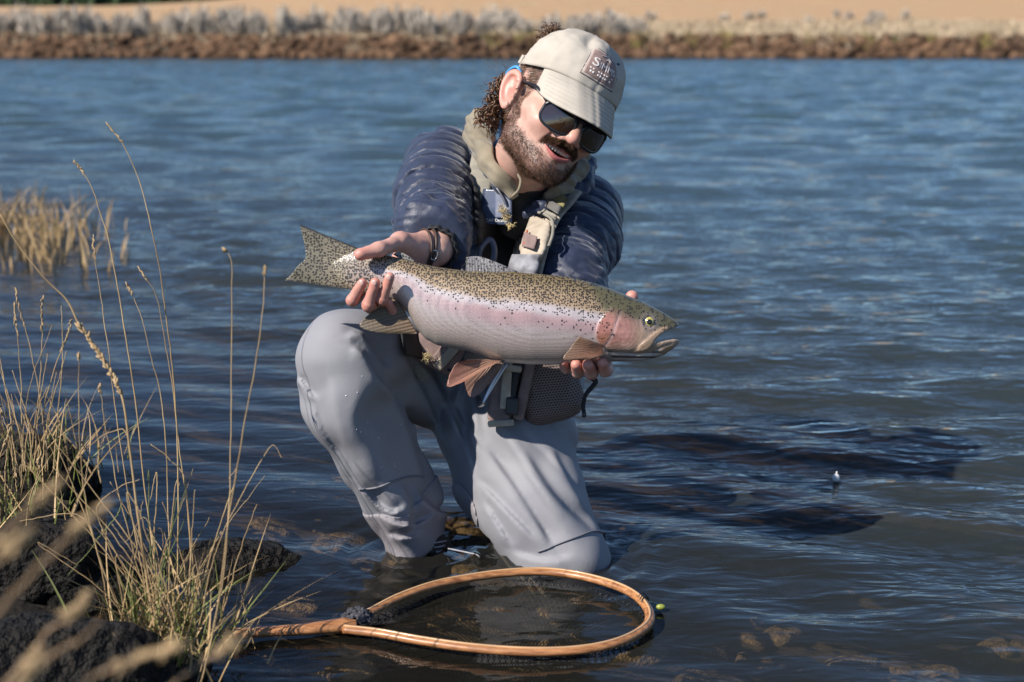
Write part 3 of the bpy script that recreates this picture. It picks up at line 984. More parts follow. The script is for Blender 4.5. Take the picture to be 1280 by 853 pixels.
# ---- hands
def HV(px, py, d): return V(px, py, d + 0.17)
RH = dict(wrist=HV(541, 313, 2.300), mid=HV(520, 314, 2.268))
FINGERS_R = [   # knuckle, first joint, second joint, tip
    ([HV(468, 342, 2.252), HV(444, 373, 2.232), HV(440, 376, 2.176), HV(453, 354, 2.158)], [.0105, .0100, .0092, .0078]),
    ([HV(482, 346, 2.256), HV(463, 384, 2.232), HV(460, 382, 2.172), HV(469, 354, 2.155)], [.0108, .0104, .0098, .0082]),
    ([HV(496, 350, 2.260), HV(482, 382, 2.235), HV(478, 375, 2.172), HV(487, 347, 2.152)], [.0105, .0098, .0090, .0078]),
    ([HV(509, 352, 2.266), HV(500, 388, 2.245), HV(492, 390, 2.200), HV(486, 379, 2.180)], [.0092, .0085, .0078, .0065])]
THUMB_R = ([HV(523, 310, 2.268), HV(500, 303, 2.226), HV(474, 312, 2.178), HV(451, 318, 2.163)], [.017, .0135, .0115, .0095])
def hand_sdf(P, fingers, thumb, wrist, palm_extra):
    d, _ = chain(P, thumb[0], thumb[1], 0.008)
    d = smin(d, ell(P, np.asarray(thumb[0][3]), (0.0095, 0.0088, 0.0085)), 0.004)
    palm = None
    for pts, rs in fingers:
        c = capsule(P, wrist, pts[0], 0.022, 0.0125)
        palm = c if palm is None else smin(palm, c, 0.014)
    for a, b, ra, rb in palm_extra:
        palm = smin(palm, capsule(P, a, b, ra, rb), 0.014)
    d = smin(d, palm, 0.012)
    for pts, rs in fingers:
        f, T = chain(P, pts, rs, 0.004)
        L1 = np.linalg.norm(np.asarray(pts[1]) - pts[0]); L2 = np.linalg.norm(np.asarray(pts[2]) - pts[1])
        for kk in (L1, L1 + L2):
            f = f + 0.0007 * np.exp(-((T - kk) / 0.002) ** 2) - 0.0006 * np.exp(-((T - kk) / 0.006) ** 2)
        d = np.minimum(d, smin(d, f, 0.0022))
    d = d + 0.0009 * fbm(P * 55, 2) - 0.0004
    return d
arm_r_tail = (HV(545, 318, 2.36), 0.030)
def handR(P):
    d = hand_sdf(P, FINGERS_R, THUMB_R, RH['wrist'], [(RH['wrist'], HV(500, 303, 2.232), 0.024, 0.016), (HV(530, 306, 2.285), HV(508, 318, 2.262), 0.02, 0.018), (HV(521, 312, 2.268), HV(497, 340, 2.262), 0.02, 0.014)])
    fa = capsule(P, HV(535, 312, 2.295), HV(546, 312, 2.40), 0.0275, 0.036)
    return smin(d, fa, 0.015)
FINGERS_L = [
    ([HV(757, 424, 2.270), HV(758, 463, 2.252), HV(756, 463, 2.205), HV(753, 454, 2.176)], [.0108, .0104, .0098, .0088]),
    ([HV(741, 424, 2.272), HV(740, 466, 2.252), HV(738, 466, 2.203), HV(735, 456, 2.172)], [.0110, .0106, .0102, .0090]),
    ([HV(725, 426, 2.274), HV(723, 465, 2.254), HV(722, 465, 2.206), HV(720, 456, 2.178)], [.0105, .0100, .0096, .0085]),
    ([HV(711, 428, 2.278), HV(708, 460, 2.256), HV(707, 460, 2.212), HV(705, 452, 2.188)], [.0092, .0088, .0082, .0070])]
THUMB_L = ([HV(752, 425, 2.285), HV(770, 405, 2.272), HV(783, 384, 2.262), HV(790, 371, 2.250)], [.016, .0135, .0115, .0098])
LW = HV(736, 400, 2.315)
def handL(P):
    d = hand_sdf(P, FINGERS_L, THUMB_L, LW, [(LW, HV(735, 428, 2.285), 0.024, 0.02)])
    return smin(d, capsule(P, LW, HV(722, 365, 2.40), 0.027, 0.034), 0.015)

# ---- clothes as fields (camera frame, metres)
ARM_R = [V(553, 204, 2.80), V(543, 245, 2.66), V(541, 288, 2.52), V(545, 308, 2.49), V(544, 313, 2.455)]
ARM_RR = [0.073, 0.071, 0.061, 0.051, 0.042]
ARM_L = [V(732, 266, 2.80), V(725, 305, 2.68), V(709, 346, 2.56), V(722, 378, 2.53), V(732, 398, 2.51)]
ARM_LR = [0.074, 0.071, 0.063, 0.050, 0.041]
def ridges(T, s, w):
    u = np.abs(np.sin(np.pi * T / s))
    return np.exp(-(u / w) ** 2)
def arm_field(P, pts, rs, seed, slant):
    d, T = chain(P, pts, rs, 0.03)
    n = fbm(P * 11 + seed, 2)
    sl = (P @ np.asarray(slant, np.float32))
    Tq = T + 0.020 * n + 0.35 * sl
    d = d + 0.0085 * ridges(Tq, 0.046, 0.24) * (0.65 + 0.7 * smooth(fbm(P * 14 + seed + 4, 2), -0.3, 0.3)) - 0.002
    wr_ = np.abs(fbm((P @ np.array([[1, .3, 0], [-.3, 1, .4], [0, -.4, 1]], np.float32)) * np.array([16, 42, 30], np.float32) + seed, 3))
    d = d + 0.010 * (0.22 - wr_) * (0.4 + 0.9 * smooth(T, 0.10, 0.28))
    d = d + 0.004 * n
    return d, T
CUFF_R = (V(542, 312, 2.47), V(545, 308, 2.52))
CUFF_L = (V(732, 400, 2.51), V(724, 380, 2.54))
def jacket_sdf(P, detail=True):
    tor = ell(P, V(640, 328, 2.90), (0.185, 0.25, 0.135))
    yoke = capsule(P, V(572, 216, 2.82), V(716, 262, 2.83), 0.074, 0.074)
    tor = smin(tor, yoke, 0.07)
    if detail:
        hgt_ = P @ UPC.astype(np.float32)
        n = fbm(P * 9 + 3, 2)
        tor = tor + 0.005 * ridges(hgt_ + 0.012 * n, 0.045, 0.3) + 0.003 * n
    a, Ta = arm_field(P, ARM_R, ARM_RR, 5.0, (0.25, 0.0, 0.0))
    b_, Tb = arm_field(P, ARM_L, ARM_LR, 9.0, (-0.45, 0.0, 0.0))
    # cut the sleeves at the wrists
    for k, (c0, c1) in enumerate((CUFF_R, CUFF_L)):
        ax_ = (c1 - c0) / np.linalg.norm(c1 - c0)
        pl = -((P - c0.astype(np.float32)) @ ax_.astype(np.float32))
        if k == 0: a = smax(a, pl, 0.012)
        else: b_ = smax(b_, pl, 0.012)
    d = smin(tor, a, 0.022)
    d = smin(d, b_, 0.022)
    # neck opening
    d = smax(d, -capsule(P, NECK_B + np.array([0, -0.02, 0.0]), h2c((0, -0.02, -0.06)), 0.058, 0.075), 0.02)
    return d
jac_low = V(620, 470, 2.84)
def jacket_cut(P):
    return jacket_sdf(P)

LEG_R = [V(600, 478, 2.92), V(520, 464, 2.72), V(434, 447, 2.51), V(443, 500, 2.52), V(478, 562, 2.555), V(506, 622, 2.585), V(521, 676, 2.61)]
LEG_RR = [0.107, 0.096, 0.081, 0.087, 0.082, 0.071, 0.058]
LEG_L = [V(645, 490, 2.86), V(643, 562, 2.67), V(670, 632, 2.60), V(704, 702, 2.56)]
LEG_LR = [0.112, 0.108, 0.098, 0.083]
kneeL_w = to_world(LEG_L[-1])
ankL = to_cam(kneeL_w + np.array([0.02, 0.36, -0.06]))
def unit(v): return v / np.linalg.norm(v)
# creases of the wader cloth: line across the cloth, height (m), half width (px)
CREASES = [
    ([(606, 556), (641, 606), (672, 652), (690, 684)], 0.0075, 9), ([(655, 562), (682, 604), (708, 636), (742, 664)], 0.0085, 10),
    ([(596, 598), (636, 640), (676, 680)], 0.0055, 7), ([(604, 626), (622, 654), (640, 684)], 0.0045, 6), ([(690, 560), (712, 600), (738, 640)], 0.0050, 8),
    ([(625, 540), (662, 600), (700, 655)], -0.0045, 12), ([(640, 690), (680, 700), (720, 694)], 0.004, 7),
    ([(430, 420), (446, 414), (461, 427), (475, 450), (484, 462)], 0.0075, 7), ([(436, 433), (450, 436), (462, 452), (479, 480), (500, 490)], 0.0080, 8),
    ([(500, 430), (520, 470), (545, 520), (556, 560)], 0.0075, 8), ([(520, 430), (552, 490), (580, 550), (596, 600)], 0.0080, 9), ([(545, 470), (575, 520), (606, 570)], 0.0065, 8),
    ([(480, 470), (505, 520), (522, 570), (530, 600)], 0.0065, 8), ([(392, 500), (404, 540), (430, 578)], 0.0030, 7), ([(372, 470), (384, 486), (396, 500)], 0.0055, 5),
    ([(450, 606), (470, 628), (492, 640), (505, 632)], 0.0075, 6), ([(500, 600), (512, 622), (515, 650), (508, 670)], 0.0080, 6), ([(470, 640), (490, 652), (520, 655), (545, 640)], 0.0060, 6),
    ([(520, 610), (536, 630), (552, 640), (562, 640)], 0.0085, 6), ([(484, 668), (505, 672), (530, 664)], 0.0045, 5), ([(410, 470), (416, 520), (440, 580)], -0.0040, 12)]
def creases(P):
    u = 640 - P[:, 0] * FPX / P[:, 2]; v = 426.5 + P[:, 1] * FPX / P[:, 2]
    out = np.zeros(len(P), np.float32)
    for pts, a, w in CREASES:
        pp = resample(pts, 7)
        lo, hi = pp.min(0) - 4 * w, pp.max(0) + 4 * w
        m = (u > lo[0]) & (u < hi[0]) & (v > lo[1]) & (v < hi[1])
        if not m.any(): continue
        uu, vv2 = u[m], v[m]
        best = np.full(len(uu), 1e9); sg = np.zeros(len(uu)); tt_ = np.zeros(len(uu))
        for i in range(6):
            e = pp[i + 1] - pp[i]; L = np.hypot(*e)
            t = np.clip(((uu - pp[i, 0]) * e[0] + (vv2 - pp[i, 1]) * e[1]) / (L * L), 0, 1)
            dx, dy = uu - pp[i, 0] - t * e[0], vv2 - pp[i, 1] - t * e[1]
            dd = np.hypot(dx, dy)
            k = dd < best
            best = np.where(k, dd, best); sg = np.where(k, np.sign(e[0] * dy - e[1] * dx), sg); tt_ = np.where(k, (i + t) / 6, tt_)
        sd = best * sg
        end = smooth(tt_, -0.05, 0.22) * (1 - smooth(tt_, 0.75, 1.05))
        out[m] += (a * end * (np.tanh(sd / (0.30 * w)) * np.exp(-(sd / (1.7 * w)) ** 2))).astype(np.float32)
    return out
def wader_sdf(P, folds=True):
    r, Tr = chain(P, LEG_R, LEG_RR, 0.03)
    l, Tl = chain(P, LEG_L, LEG_LR, 0.03)
    l = smin(l, capsule(P, LEG_L[-1], ankL, 0.075, 0.055), 0.03)
    l = smin(l, chain(P, [V(585, 500, 2.74), V(622, 600, 2.675), V(668, 684, 2.60)], [0.088, 0.078, 0.060], 0.03)[0], 0.03)
    p = ell(P, V(620, 470, 2.90), (0.175, 0.13, 0.13))
    if folds:
        axr = unit(LEG_R[5] - LEG_R[2]).astype(np.float32)
        axl = unit(V(748, 692, 2.56) - V(612, 545, 2.60)).astype(np.float32)
        # long folds running down each leg
        def long_folds(ax_, tw, seed, sc, la=1.1):
            al = P @ ax_
            rest = P - al[:, None] * ax_
            rest = rest + np.asarray(tw, np.float32) * al[:, None]
            return np.abs(fbm(np.concatenate([rest[:, :2] * sc, (al * la)[:, None]], 1) + seed, 2))
        fr_ = long_folds(axr, (0.25, 0.0, 0), 2.0, 10.0)
        r = r + 0.028 * (0.20 - fr_) * smooth(Tr, 0.50, 0.75)
        low = smooth(Tr, 0.80, 0.90)
        bunch = np.abs(fbm(np.stack([P[:, 0] * 9, P[:, 1] * 20 + P[:, 0] * 9, P[:, 2] * 9], -1) + 4, 2))
        r = r + 0.026 * (0.2 - bunch) * low
        # seam of the gravel guard
        pr_ = (np.array([0.86, 0.12, 0.50], np.float32)); pr_ /= np.linalg.norm(pr_)
        # flat inner face of the shin: cloth pulled over the bone
        seg0, seg1 = LEG_R[2].astype(np.float32), LEG_R[6].astype(np.float32)
        hh = np.clip(((P - seg0) @ (seg1 - seg0)) / ((seg1 - seg0) @ (seg1 - seg0)), -0.1, 1.05)
        off_ = (P - seg0 - hh[:, None] * (seg1 - seg0)) @ pr_
        flat_ = off_ - (0.046 - 0.012 * hh + 0.008 * fbm(P * 9 + 5, 2)) - 0.03 * (1 - smooth(hh, 0.05, 0.3))
        r = smax(r, flat_, 0.018)
        rad_ = fbm(np.stack([P[:, 0] * 8 + P[:, 1] * 3, P[:, 1] * 11, P[:, 2] * 8], -1) + 8, 2)
        r = r + 0.007 * rad_
        fl_ = long_folds(axl, (0.0, 0.0, 0), 6.0, 13.0)
        l = l + 0.034 * (0.16 - fl_) * smooth(-np.abs(Tl - 0.27), -0.34, -0.1)
        l = l + 0.005 * fbm(P * 10 + 1, 2)
    d = smin(l, p, 0.06)
    d = smin(d, r, 0.030)
    # radiating folds from the crotch between the thighs
    if folds:
        c = P - V(585, 455, 2.60).astype(np.float32)
        ang = np.arctan2(c[:, 1], c[:, 0])
        rr = np.hypot(c[:, 0], c[:, 1])
        msk = smooth(-np.abs(ang + 1.55), -1.0, -0.4) * smooth(rr, 0.02, 0.06) * (1 - smooth(rr, 0.13, 0.22))
        d = d + 0.006 * np.cos(ang * 15 + 3 * fbm(P * 8, 2)) * msk
    if folds: d = d - creases(P)
    # open lower end of the right leg
    e = (V(523, 688, 2.60)).astype(np.float32); ax_ = unit(LEG_R[6] - LEG_R[5]).astype(np.float32)
    cut = (P - e) @ ax_
    near = np.sqrt(((P - e) ** 2).sum(1)) < 0.14
    d = np.where(near, smax(d, cut, 0.006), d)
    return d

def body_core(P):
    d = ell(P, V(640, 328, 2.90), (0.145, 0.21, 0.10))
    d = smin(d, capsule(P, V(575, 219, 2.83), V(712, 264, 2.84), 0.045, 0.045), 0.05)
    d = smin(d, ell(P, V(620, 455, 2.92), (0.11, 0.08, 0.07)), 0.05)
    d = smin(d, chain(P, ARM_R[:4] + [V(545, 313, 2.46)], [0.046, 0.045, 0.038, 0.034, 0.028], 0.02)[0], 0.03)
    d = smin(d, chain(P, ARM_L[:3] + [V(722, 368, 2.52)], [0.046, 0.045, 0.038, 0.030], 0.02)[0], 0.03)
    d = smin(d, chain(P, LEG_R, [0.055, 0.045, 0.036, 0.022, 0.018, 0.018, 0.018], 0.02)[0], 0.03)
    d = smin(d, chain(P, LEG_L, [0.055, 0.050, 0.045, 0.04], 0.02)[0], 0.03)
    d = smin(d, capsule(P, NECK_B, V(645, 275, 2.86), 0.050, 0.05), 0.03)
    return d
def bounds(pts, rs):
    pts = np.asarray(pts); rs = np.asarray(rs)[:, None]
    return (pts - rs).min(0) - 0.03, (pts + rs).max(0) + 0.03

hv, hq = mesh_sdf(head_sdf, np.minimum(HC - 0.16, NECK_B - 0.085), np.maximum(HC + 0.17, NECK_B + 0.085), 0.0020)
rv, rq = mesh_sdf(handR, *bounds([p for f in FINGERS_R for p in f[0]] + THUMB_R[0] + [HV(546, 312, 2.40)], [0.012] * 20 + [0.04]), 0.0014)
lv, lq = mesh_sdf(handL, *bounds([p for f in FINGERS_L for p in f[0]] + THUMB_L[0] + [HV(722, 365, 2.40)], [0.012] * 20 + [0.04]), 0.0017)
cv, cq = mesh_sdf(body_core, *bounds(ARM_R + ARM_L + LEG_R + LEG_L, [0.11] * (len(ARM_R) + len(ARM_L) + len(LEG_R) + len(LEG_L))), 0.010)
hv = relax(hv, hq, 1, 0.3); rv = relax(rv, rq, 1, 0.4); lv = relax(lv, lq, 1, 0.4)
# skin colour by place on the head
HL = (hv - HC) @ HR
x, y, z = HL.T
ax = np.abs(x)
sk = np.array([0.56, 0.335, 0.265])
hcol = np.tile(sk, (len(hv), 1))
n1 = fbm(HL * 60, 2)
hcol *= (1 + 0.07 * n1)[:, None]
red = np.exp(-((ax - 0.036) / 0.02) ** 2 - ((z + 0.036) / 0.016) ** 2) * smooth(y, 0.05, 0.08) * 0.5
red += 0.6 * np.exp(-(x / 0.016) ** 2 - ((z + 0.036) / 0.013) ** 2) * smooth(y, 0.10, 0.112)
red += 0.6 * smooth(ax, 0.076, 0.086) * smooth(-y, -0.02, 0.02)
hcol = lerp(hcol, np.array([0.58, 0.22, 0.17]), np.clip(red, 0, .8))
mz = mouth_curve(x)
w_ = np.clip(1 - (x / 0.030) ** 2, 0, 1)
lipm = ((np.abs(z - (mz + 0.0060 * w_)) < 0.0045 * np.sqrt(w_)) | (np.abs(z - (mz - 0.0088 * w_)) < 0.0058 * np.sqrt(w_))) & (ax < 0.0295) & (y > 0.078)
inm = (np.abs(z - mz) < 0.0052 * w_) & (ax < 0.028) & (y < 0.0905) & (y > 0.05)
def beard_mask(x, y, z):
    ax = np.abs(x)
    mz = mouth_curve(x)
    line = -0.043 - 0.34 * np.maximum(y - 0.0, 0)
    m = smooth(line - z, -0.004, 0.012) * smooth(y, -0.012, 0.004)
    m = m * (1 - smooth(-z, 0.125, 0.140))
    side = smooth(ax, 0.055, 0.062) * smooth(-np.abs(y - 0.014), -0.016, -0.008) * smooth(-z, -0.045, 0.03)
    m = np.maximum(m, side * 0.9)
    mous = smooth(-np.abs(z - (-0.0535 + 2.0 * x * x * 0 - 0.25 * np.maximum(ax - 0.016, 0))), -0.010, -0.0045) * smooth(-ax, -0.040, -0.031) * smooth(y, 0.070, 0.085)
    m = np.maximum(m, mous)
    lowl = (ax < 0.024) & (z > mz - 0.024) & (z < mz - 0.012) & (y > 0.08)
    m = np.where(lowl & (ax > 0.006), m * 0.45, m)
    cheek = smooth(ax, 0.030, 0.04) * smooth(z, -0.075, -0.062) * smooth(y, 0.05, 0.065)
    m = m * (1 - 0.35 * cheek)
    w_ = np.clip(1 - (x / 0.031) ** 2, 0, 1)
    lip = ((z < mz + 0.0105 * w_) & (z > mz - 0.0145 * w_) & (ax < 0.0305) & (y > 0.075))
    return np.where(lip, 0.0, m)
bm_ = beard_mask(x, y, z)
hcol = lerp(hcol, np.array([0.17, 0.095, 0.070]), bm_ * (0.72 + 0.25 * n1))
scalp = np.maximum(smooth(z, 0.030, 0.045), smooth(-y, 0.020, 0.035) * smooth(z, -0.06, -0.045)) * (ax < 0.083) * (1 - ((ax > 0.0765) & (y < 0.01) & (z < 0.028)))
scalp = np.maximum(scalp, smooth(ax, 0.06, 0.068) * smooth(-np.abs(y - 0.014), -0.02, -0.01) * smooth(z, 0.0, 0.02))
hcol = lerp(hcol, np.array([0.09, 0.05, 0.033]), np.clip(scalp, 0, 1) * 0.85)
hcol[lipm] = (0.50, 0.155, 0.145)
hcol[inm] = (0.06, 0.015, 0.015)
def hand_col(v, tips):
    c = np.tile(np.array([0.55, 0.31, 0.25]), (len(v), 1))
    c *= (1 + 0.12 * fbm(v * 70, 2))[:, None]
    for t in tips:
        k = np.exp(-(((v - t) ** 2).sum(1)) / 0.018 ** 2)
        c = lerp(c, np.array([0.58, 0.22, 0.17]), k * 0.75)
    return c
rcol = hand_col(rv, [f[0][3] for f in FINGERS_R] + [f[0][2] for f in FINGERS_R] + [THUMB_R[0][3]])
lcol = hand_col(lv, [f[0][3] for f in FINGERS_L] + [THUMB_L[0][3]])
ccol = np.tile(sk, (len(cv), 1))
bv, bf = join((hv, hq), (rv, rq), (lv, lq), (cv, cq))
body = obj("body", to_world(bv), bf, m_skin, person, attrs={"Col": np.concatenate([hcol, rcol, lcol, ccol])})
# finger nails
ev2, ef2 = ico(2)
for f in FINGERS_R[:3]:
    a_, b2 = f[0][2], f[0][3]
    u_ = unit(b2 - a_)
    out_ = np.array([0, 0, 1.0]) - u_ * u_[2]; out_ = unit(out_ + np.array([-0.1, 0.1, 0]))
    sd = unit(np.cross(u_, out_))
    pos = b2 + out_ * (f[1][3] - 0.0016) + u_ * 0.001
    nv = pos + ev2[:, :1] * sd * 0.0056 + ev2[:, 1:2] * u_ * 0.0066 + ev2[:, 2:] * out_ * 0.0022
    obj("finger_nail", to_world(nv), ef2, m_nail, person)
# teeth
for k in range(-4, 5):
    xt = k * 0.0056
    ww = 0.0029 if abs(k) > 0 else 0.0029
    tv, tf = ico(2)
    tv = np.sign(tv) * np.abs(tv) ** 0.7
    ctr = np.array([xt, 0.0905 - 9.0 * xt * xt, mouth_curve(xt) + 0.0030 * (1 - (xt / 0.03) ** 2)])
    obj("tooth", h2w(tv * np.array([ww, 0.0026, 0.0042]) + ctr), tf, m_teeth, person)
print("body done")

# ---- jacket, waders
jv, jq = mesh_sdf(jacket_cut, *bounds(ARM_R + ARM_L + [V(640, 328, 2.90)], [0.085] * (len(ARM_R) + len(ARM_L)) + [0.27]), 0.0037, margin=0.03)
jv = relax(jv, jq, 1, 0.4)
jacket = obj("jacket", to_world(jv), jq, m_navy, person)
wv, wq = mesh_sdf(wader_sdf, *bounds(LEG_R + LEG_L + [ankL], LEG_RR + LEG_LR + [0.07]), 0.0042, margin=0.03)
wv = relax(wv, wq, 1, 0.4)
waders = obj("waders", to_world(wv), wq, m_wader, person)
print("clothes", len(jv), len(wv))

# ---- gravel guard on the right ankle, seams
def guard_sdf(P):
    d = wader_sdf(P) - 0.0035
    ax_ = unit(LEG_R[6] - LEG_R[5]).astype(np.float32)
    t = (P - V(508, 622, 2.58).astype(np.float32)) @ ax_
    d = smax(d, -(t - 0.006 * np.sin(P[:, 0] * 60)), 0.003)
    far_ = np.sqrt(((P - V(520, 660, 2.60).astype(np.float32)) ** 2).sum(1)) - 0.115
    return smax(d, far_, 0.003)
gv, gq_ = mesh_sdf(guard_sdf, V(520, 650, 2.60) - 0.14, V(520, 650, 2.60) + 0.14, 0.0036, margin=0.03)
if len(gv): obj("gravel_guard", to_world(relax(gv, gq_, 1, 0.4)), gq_, m_wader2, waders)
def seam(f, pts, r, name, material, parent, n=60, off=0.0015, d0=2.1, flat=1.0):
    p = resample(pts, n)
    c = march(f, p[:, 0], p[:, 1], d0=d0, off=off)
    v, fc = tube(to_world(c), r, 6, flat=flat)
    return obj(name, v, fc, material, parent)
m_thread = mat("seam_tape", (0.17, 0.17, 0.19), rough=0.7, var=0.1)
m_patchd = mat("wet_patch", (0.15, 0.145, 0.15), rough=0.5, var=0.2, vscale=60)
seam(wader_sdf, [(672, 690), (684, 686), (700, 679), (722, 671), (742, 664), (756, 666)], 0.0016, "seam", m_thread, waders)
seam(wader_sdf, [(448, 612), (470, 610), (492, 602), (512, 596), (530, 596)], 0.0018, "seam", m_thread, waders)
# water drops and damp spots on the shin
dv, df_ = ico(1)
drop_v, drop_f = [], []
m_drop = mat("water_drop", (0.75, 0.77, 0.80), rough=0.05, var=0.05, coat=1.0, spec=0.9)
pk = rng.uniform(0, 1, (26, 2))
dpx = 425 + pk[:, 0] * 75 + pk[:, 1] * 35; dpy = 470 + pk[:, 1] * 130
dc = to_world(march(wader_sdf, dpx, dpy, d0=2.1, off=0.0))
parts_ = [(dv * r_ + c_, df_) for c_, r_ in zip(dc, rng.uniform(0.0005, 0.0012, 26))]
v_, f_ = join(*parts_)
obj("water_drops", v_, f_, m_drop, waders)["kind"] = "stuff"
# boots
def boot(P, heel, toe, ank):
    d = capsule(P, ank, heel, 0.043, 0.044)
    d = smin(d, capsule(P, heel, toe, 0.046, 0.040), 0.03)
    return d
ank = to_cam(to_world(V(523, 690, 2.61)))
aw = to_world(ank)
hz = float(ground_z(np.array([[aw[0]]]), np.array([[aw[1]]]))[0, 0])
heel = to_cam(np.array([aw[0] + 0.005, aw[1] + 0.03, hz + 0.05])); toe = to_cam(np.array([aw[0] - 0.10, aw[1] - 0.17, hz + 0.045]))
bsdf = lambda P: boot(P, heel, toe, to_cam(aw + np.array([0.02, 0.02, -0.01]))) + 0.0015 * fbm(P * 60, 2)
b_lo, b_hi = bounds([ank, heel, toe], [0.07] * 3)
bv_, bq_ = mesh_sdf(bsdf, b_lo, b_hi, 0.004)
m_boot = mat("boot_suede", (0.030, 0.026, 0.024), rough=0.8, var=0.35, vscale=50, bump=0.4, bscale=200, bdist=0.001)
boot_o = obj("wading_boot", to_world(bv_), bq_, m_boot, person)
lace_w = []
for k in range(5):
    a0 = march(bsdf, np.array([533 + 3 * k]), np.array([668 + 5.5 * k]), off=0.002)[0]
    a1 = march(bsdf, np.array([562 - 2 * k]), np.array([664 + 6 * k]), off=0.002)[0]
    mid = (a0 + a1) / 2 + np.array([0, 0, 0.006])
    lace_w.append(tube(to_world(np.array([a0, mid, a1])), 0.0016, 6, seg=9))
m_lace = mat("grey_lace", (0.30, 0.30, 0.32), rough=0.7, var=0.3, vscale=300)
obj("lace", *join(*lace_w), m_lace, boot_o)
lacep = [V(560, 686, 2.57), V(580, 690, 2.56), V(596, 694, 2.55), V(600, 698, 2.55)]
obj("lace", *tube(to_world(np.array(lacep)), 0.0016, 6, seg=16), m_lace, boot_o)
knl = kneeL_w
an2 = to_world(ankL)
hz2 = -0.20
toe2 = to_cam(np.array([an2[0] + 0.02, an2[1] + 0.20, an2[2] - 0.05]))
b2 = lambda P: capsule(P, ankL, toe2, 0.05, 0.04)
v2_, q2_ = mesh_sdf(b2, *bounds([ankL, toe2], [0.07] * 2), 0.006)
obj("wading_boot", to_world(v2_), q2_, m_boot, person)

# ---- cuffs
def cuff(c0, c1, r0, r1, name):
    ax_ = unit(c0 - c1)
    u_ = unit(np.cross(ax_, [0, 1, 0])); w2 = np.cross(ax_, u_)
    th = np.linspace(0, 2 * np.pi, 72, endpoint=False)
    rings = []
    prof = [(0.030, r1 * 0.97), (0.022, r1 * 1.0), (0.012, r0 * 1.06), (0.004, r0 * 1.04), (-0.004, r0 * 1.0), (-0.010, r0 * 0.94), (-0.006, r0 * 0.86), (0.008, r0 * 0.82)]
    for t, r in prof:
        rr = r * (1 + 0.045 * np.sin(th * 17 + t * 60) + 0.03 * np.sin(th * 7))
        rings.append(c0 - ax_ * t + rr[:, None] * (np.cos(th)[:, None] * u_ + np.sin(th)[:, None] * w2))
    A = np.array(rings)
    n, m = A.shape[:2]
    I, J = np.meshgrid(np.arange(n - 1), np.arange(m), indexing='ij')
    q = np.stack([I * m + J, I * m + (J + 1) % m, (I + 1) * m + (J + 1) % m, (I + 1) * m + J], -1).reshape(-1, 4)
    return obj(name, to_world(A.reshape(-1, 3)), q, m_dark, jacket)
cuff(V(543.5, 312.0, 2.468), V(549, 306, 2.53), 0.0405, 0.052, "cuff")
cuff(V(732, 400, 2.515), V(724, 380, 2.55), 0.036, 0.046, "cuff")

# ---- bracelet on the right wrist
def ring_on(f, c, ax_, r0, n=64):
    ax_ = unit(ax_); u_ = unit(np.cross(ax_, [0, 1, 0])); w2 = np.cross(ax_, u_)
    th = np.linspace(0, 2 * np.pi, n, endpoint=False)
    dr = np.cos(th)[:, None] * u_ + np.sin(th)[:, None] * w2
    r = np.full(n, r0)
    for _ in range(40):
        r = np.clip(r - 0.7 * f((c + dr * r[:, None]).astype(np.float32)), 0.018, 0.044)
    return c + dr * (r + 0.0022)[:, None]
wax = np.array([0.86, -0.18, -0.48])
for k, (cc, tilt) in enumerate(((V(534, 311, 2.462), (0.0, 0.0, 0)), (V(529, 309, 2.455), (0.0, 0.006, 0)))):
    rg = ring_on(handR, cc, unit(wax) + np.array(tilt) * 20, 0.05)
    v_, f_ = tube(to_world(rg), 0.0030 if k == 0 else 0.0022, 8, closed=True, up=(0.3, 0.9, 0.2))
    br = obj("leather_bracelet", v_, f_, m_leather, person)
    if k == 0:
        i0 = int(np.argmin(((rg - V(538, 318, 2.42)) ** 2).sum(1)))
        cen = rg[i0]
        th = np.linspace(0, 2 * np.pi, 28, endpoint=False)
        tdir = unit(rg[(i0 + 1) % 64] - rg[i0 - 1]); od = np.array([0, 0, 1.0])
        sd = unit(np.cross(tdir, od))
        lp = cen + od * 0.003 + 0.0085 * np.cos(th)[:, None] * tdir + 0.0055 * np.sin(th)[:, None] * sd
        obj("clasp", *tube(to_world(lp), 0.0011, 6, closed=True, up=(0.1, 0.9, 0.4)), m_steel, br)

# ---- hood and collars
hood_path = [V(662, 148, 2.76), V(622, 142, 2.78), V(600, 152, 2.73), V(600, 172, 2.665), V(612, 198, 2.615), V(627, 222, 2.585), V(640, 244, 2.585)]
hood_path2 = [V(662, 148, 2.76), V(700, 165, 2.78), V(722, 195, 2.74), V(722, 214, 2.70), V(708, 230, 2.66), V(694, 240, 2.64), V(684, 246, 2.64)]
def hood_sdf(P):
    d, T = chain(P, hood_path, [0.020, 0.021, 0.020, 0.020, 0.020, 0.017, 0.010], 0.02)
    d2, _ = chain(P, hood_path2, [0.020, 0.02, 0.018, 0.015, 0.012, 0.010, 0.007], 0.02)
    low = capsule(P, V(594, 168, 2.74), V(612, 205, 2.66), 0.024, 0.02)
    d = smin(d, low, 0.015)
    fold = np.abs(fbm(np.stack([P[:, 0] * 20 + P[:, 1] * 26, P[:, 1] * 10 - P[:, 0] * 5, P[:, 2] * 14], -1), 2))
    d = np.minimum(d, d2) + 0.014 * (0.16 - fold)
    n = capsule(P, h2c((0, -0.030, -0.045)), NECK_B, 0.060, 0.066)
    return smax(d, -(n - 0.001), 0.006)
kv, kq = mesh_sdf(hood_sdf, V(585, 255, 2.82) - 0.03, V(735, 135, 2.52) + 0.03, 0.0028, margin=0.02)
hood = obj("hoodie_collar", to_world(relax(kv, kq, 1, 0.4)), kq, m_khaki, person)
